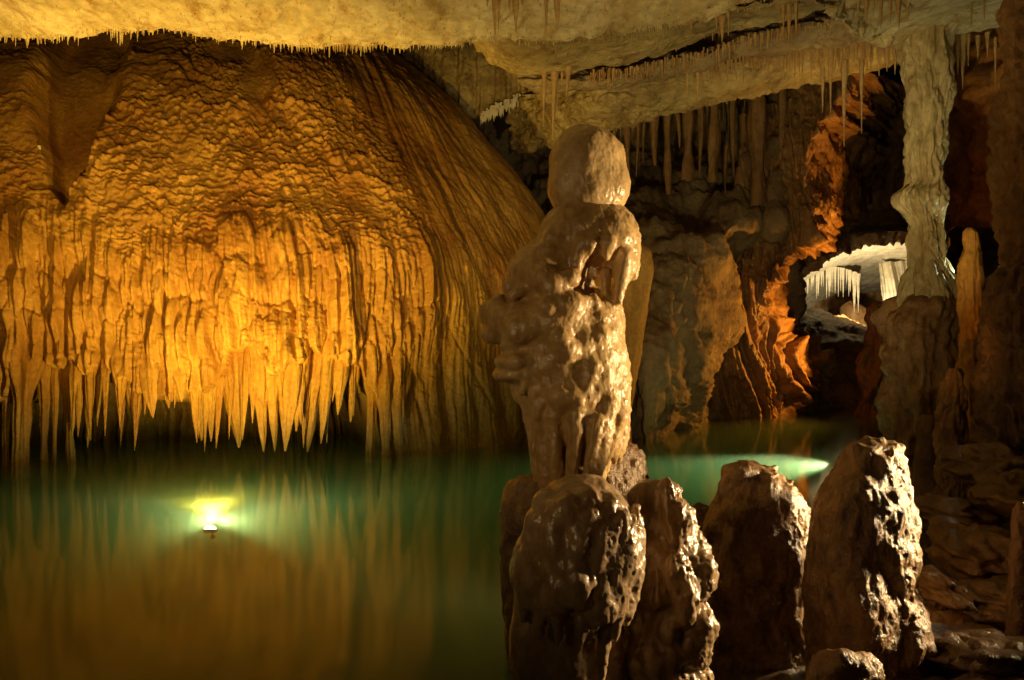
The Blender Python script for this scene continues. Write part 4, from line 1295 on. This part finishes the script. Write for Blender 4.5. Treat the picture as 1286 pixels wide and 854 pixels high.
tag(mesh_obj('stalagmite', V, Fc, M['wetbrown'], origin=tuple(P(1192, 670, 8.2))), 'dark knobbly stalagmite with wet glitter at the foot of the slim orange one', 'stalagmite')
V, Fc = outline_mesh([(520, 1160, 1172), (530, 1154, 1178), (560, 1152, 1180), (620, 1150, 1182), (700, 1146, 1186)], 8.6, 50, 2.5, 1, lumps(0.06, 3))
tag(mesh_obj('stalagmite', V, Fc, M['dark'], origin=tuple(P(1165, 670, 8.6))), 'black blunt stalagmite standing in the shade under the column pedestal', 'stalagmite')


def scaly(TH, Z, G, R):
    c, s = np.cos(TH), np.sin(TH)
    f1, f2, cid = worley(TH * 7, Z * 5.5 + 0.5 * pn(c * 2, s * 2, Z), 4)
    return 0.09 * fbm(c * 1.3, s * 1.3, Z * 1.2, 4) + 0.09 * (0.55 - f1) + 0.02 * fbm(c * 6, s * 6, Z * 9, 3)


V, Fc = outline_mesh([(-60, 1275, 1420), (20, 1272, 1420), (80, 1268, 1420), (150, 1262, 1415), (220, 1260, 1410), (280, 1260, 1410), (330, 1264, 1400), (350, 1270, 1396)], 8.0, 220, 2.0, 0.8, scaly)
tag(mesh_obj('column', V, Fc, M['brown'], origin=tuple(P(1340, 350, 8))), 'dark scaly brown column cut by the right frame edge', 'column')
V, Fc = outline_mesh([(330, 1290, 1310), (333, 1268, 1340), (342, 1252, 1370), (360, 1243, 1390), (400, 1239, 1400), (460, 1238, 1400), (520, 1240, 1400), (580, 1244, 1400), (640, 1240, 1405)], 7.5, 220, 2.0, 0.8, scaly)
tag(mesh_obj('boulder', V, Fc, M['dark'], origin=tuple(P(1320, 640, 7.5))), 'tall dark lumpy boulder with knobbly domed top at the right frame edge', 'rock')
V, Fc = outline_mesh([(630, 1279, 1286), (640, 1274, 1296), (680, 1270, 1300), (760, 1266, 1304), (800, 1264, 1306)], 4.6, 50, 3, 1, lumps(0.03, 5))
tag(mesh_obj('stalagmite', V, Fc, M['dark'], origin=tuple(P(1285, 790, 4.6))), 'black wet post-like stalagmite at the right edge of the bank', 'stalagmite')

# ------------------------------------------------------------------ stalactites hanging from ceilings and ledges
near = [(612, -14, 8, 8, 8.4, 0), (621, -16, 46, 11, 8.4, 1), (627, -12, 36, 7, 8.5, -1), (640, -14, 14, 8, 8.5, 0), (647, -14, 40, 14, 8.4, 1), (656, -10, 8, 6, 8.5, 0), (686, -14, 38, 8, 8.5, 0), (700, -16, 38, 13, 8.4, 0), (676, -8, 5, 4, 8.6, 0)]
desc = ['short stubby tan stalactite, first of the ceiling cluster above the tall stalagmite', 'longest tan stalactite of the ceiling cluster above the tall stalagmite', 'thin tan stalactite touching the longest one of the ceiling cluster', 'short tan stalactite in the gap of the ceiling cluster', 'thick tan stalactite with dark streaks in the middle of the ceiling cluster', 'tiny tan stalactite just after the thick streaked one', 'slim tan stalactite of the pair over the domed cap', 'thick orange-tan stalactite of the pair over the domed cap', 'tiny tan straw before the pair over the domed cap']
for i, (px, y0, y1, w, Y, ln) in enumerate(near):
    hang(px, y0, y1, w, Y, M['drip'], desc[i], 'stalactites of the cream ceiling', ln, i * 1.9 + 3)
mid = [(684, 84, 160, 8, 11.6, -2, 'slim tan stalactite left of the long one under the tan ledge'), (697, 82, 176, 11, 11.6, -3, 'longest amber stalactite under the tan ledge, tip beside the domed cap'), (700, 90, 168, 3, 11.7, 0, 'threadlike stalactite hugging the longest amber one'), (706, 82, 112, 6, 11.5, 0, 'short yellow stalactite under the tan ledge'), (716, 76, 122, 12, 11.4, -5, 'slanting orange stalactite under the tan ledge, last of its cluster'), (699, 46, 82, 4, 10.5, -2, 'thin dark stalactite on the face of the tan ledge')]
for i, (px, y0, y1, w, Y, ln, d) in enumerate(mid):
    hang(px, y0, y1, w, Y, M['drip'], d, 'stalactites of the tan ledge', ln, i * 1.3 + 11)
rt = [(900, 16, 36, 6, 9.3, 'short amber stalactite at the ceiling edge before the forked group'), (907, 24, 54, 9, 9.3, 'drooping amber stalactite hanging lowest of the forked group at the ceiling edge'), (915, -10, 42, 8, 9.2, 'straight amber stalactite of the forked group at the ceiling edge'), (984, -10, 40, 9, 9.2, 'first of three fused amber stalactites at the ceiling end'), (991, -10, 54, 10, 9.2, 'middle and longest of three fused amber stalactites at the ceiling end'), (1000, -10, 48, 8, 9.2, 'third of three fused amber stalactites at the ceiling end'), (978, -8, 18, 4, 9.2, 'tiny straw beside the three fused stalactites'), (1045, -4, 38, 5, 10.0, 'thin grey stalactite before the pale rock fin'), (863, 76, 126, 5, 14.2, 'thin tan stalactite over the broad ledge face'), (876, 80, 130, 7, 14.2, 'dark brown stalactite over the broad ledge face'), (1220, -10, 34, 6, 10.4, 'brown stalactite below the pale ceiling right of the column'), (1236, -10, 26, 5, 10.4, 'short brown stalactite below the pale ceiling right of the column'), (1200, 8, 30, 6, 11.2, 'stubby brown stalactite below the pale ceiling beside the column head')]
for i, (px, y0, y1, w, Y, d) in enumerate(rt):
    hang(px, y0, y1, w, Y, M['drip'], d, 'amber stalactites of the right ceiling', 0, i * 2.1 + 23)
amber = [(966, 52, 82, 8), (976, 50, 78, 10), (988, 50, 86, 9), (999, 46, 80, 12), (1010, 48, 84, 8), (1019, 44, 94, 8), (1030, 46, 80, 10), (1043, 40, 142, 9), (1053, 44, 86, 10), (1064, 46, 92, 10), (1074, 48, 84, 12), (1084, 50, 92, 8), (1094, 52, 88, 10), (1104, 54, 96, 8), (1114, 54, 90, 11), (1124, 56, 94, 8), (958, 54, 74, 8), (1033, 88, 140, 6), (1060, 80, 184, 8), (1082, 78, 168, 7)]
for i, (px, y0, y1, w) in enumerate(amber):
    hang(px, y0, y1, w, 14.6 if y0 < 90 else 19.4, M['drip'], f'glowing amber stalactite under the ledges left of the column, {NUM[i]} of the fringe', 'amber fringe left of the column', 0, i * 1.1 + 41)
for i, (px, y1, w) in enumerate([(1078, 24, 7), (1088, 32, 9), (1097, 22, 6), (1106, 36, 9), (1118, 28, 8), (1129, 36, 10), (1140, 26, 7)]):
    hang(px, -12, y1, w, 10.2, M['drip'], f'short brown stalactite between the pale rock fin and the column head, {NUM[i]} from the fin', 'brown fringe beside the rock fin', 0, i * 1.7 + 91)
_r = random.Random(9)
XS = sorted(_r.uniform(770, 1005) for _ in range(26))
NUM += ['twenty-fifth', 'last']
for i in range(26):
    px = XS[i]
    t0 = float(interp(px, [(770, 140), (870, 122), (1010, 95)]))
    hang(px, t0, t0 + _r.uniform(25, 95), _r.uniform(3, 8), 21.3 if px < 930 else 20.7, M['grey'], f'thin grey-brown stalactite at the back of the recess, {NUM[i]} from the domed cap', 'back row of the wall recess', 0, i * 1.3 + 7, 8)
XS = sorted(_r.uniform(940, 1130) for _ in range(26))
for i in range(26):
    px = XS[i]
    hang(px, 46, _r.uniform(62, 90), _r.uniform(2.5, 6), _r.uniform(14.8, 15.4), M['drip'], f'small amber straw of the fringe left of the column, {NUM[i]} towards the column', 'small straws of the amber fringe', 0, i * 1.9 + 3, 8)
hang(49, 186, 206, 4.5, float(wall_Y(49, 196)) - 0.25, M['white'], 'tiny white stalactite in the hollow of the scaly wall', None, 1, 2.0, 10)
rr = [(1194, 46, 108, 8), (1203, 46, 96, 6), (1209, 46, 112, 9), (1216, 46, 84, 5), (1228, 48, 76, 6), (1240, 44, 72, 6), (1250, 50, 116, 4), (1262, 46, 80, 6)]
for i, (px, y0, y1, w) in enumerate(rr):
    hang(px, y0, y1, w, 12.8, M['drip'], f'amber stalactite below the pale ceiling, {NUM[i]} to the right of the column head', 'stalactites right of the column', 0, i * 1.4 + 71)

# ------------------------------------------------------------------ underwater lamps
def emit(name, col, s):
    m = bpy.data.materials.new(name)
    m.use_nodes = True
    b = m.node_tree.nodes['Principled BSDF']
    b.inputs['Base Color'].default_value = (0.8, 0.8, 0.8, 1)
    b.inputs['Emission Color'].default_value = (*col, 1)
    b.inputs['Emission Strength'].default_value = s
    return m


def metal(name, col):
    m = bpy.data.materials.new(name)
    m.use_nodes = True
    b = m.node_tree.nodes['Principled BSDF']
    b.inputs['Base Color'].default_value = (*col, 1)
    b.inputs['Roughness'].default_value = 0.8
    b.inputs['Specular IOR Level'].default_value = 0.2
    return m


M['glow'] = emit('lit_lens', (1.0, 0.97, 0.7), 30)
M['case'] = metal('lamp_metal', (0.012, 0.014, 0.012))


def lathe_dir(c, d, prof, nth, name, mat, parent):
    """rings along direction d: prof = (offset, radius)"""
    from mathutils import Vector
    d = Vector(d).normalized()
    a = d.orthogonal().normalized()
    b = d.cross(a)
    V = []
    for (o, r) in prof:
        for j in range(nth):
            t = 2 * math.pi * j / nth
            V.append(tuple(Vector(c) + d * o + a * (r * math.cos(t)) + b * (r * math.sin(t))))
    return mesh_obj(name, V, grid_faces(len(prof), nth, True), mat, parent=parent)


def pool_lamp(pos, d, label):
    r = empty('underwater_lamp', tuple(pos))
    tag(r, label, 'lamp', 'underwater lamps of the pool')
    lathe_dir(pos, d, [(-0.07, 0.001), (-0.07, 0.05), (-0.05, 0.08), (-0.03, 0.085), (-0.02, 0.085), (-0.02, 0.072)], 20, 'housing', M['case'], r)
    lathe_dir(pos, d, [(-0.035, 0.070), (-0.01, 0.066), (0.01, 0.05), (0.022, 0.03), (0.026, 0.001)], 20, 'lens', M['glow'], r)
    lathe_dir((pos[0], pos[1] + 0.03, pos[2] - 0.06), (0, 0.75, -1.0), [(0.0, 0.012), (0.05, 0.012), (0.10, 0.03), (0.11, 0.001)], 8, 'bracket', M['case'], r)


pool_lamp(LAMP1, (0, 0.25, 1.0), 'glowing lamp under the water in front of the amber flowstone wall')
pool_lamp(LAMP2 + np.array([0.1, 0, 0]), (-1, 0.05, 0.1), 'glowing lamp under the water beyond the flat-topped stalagmite')
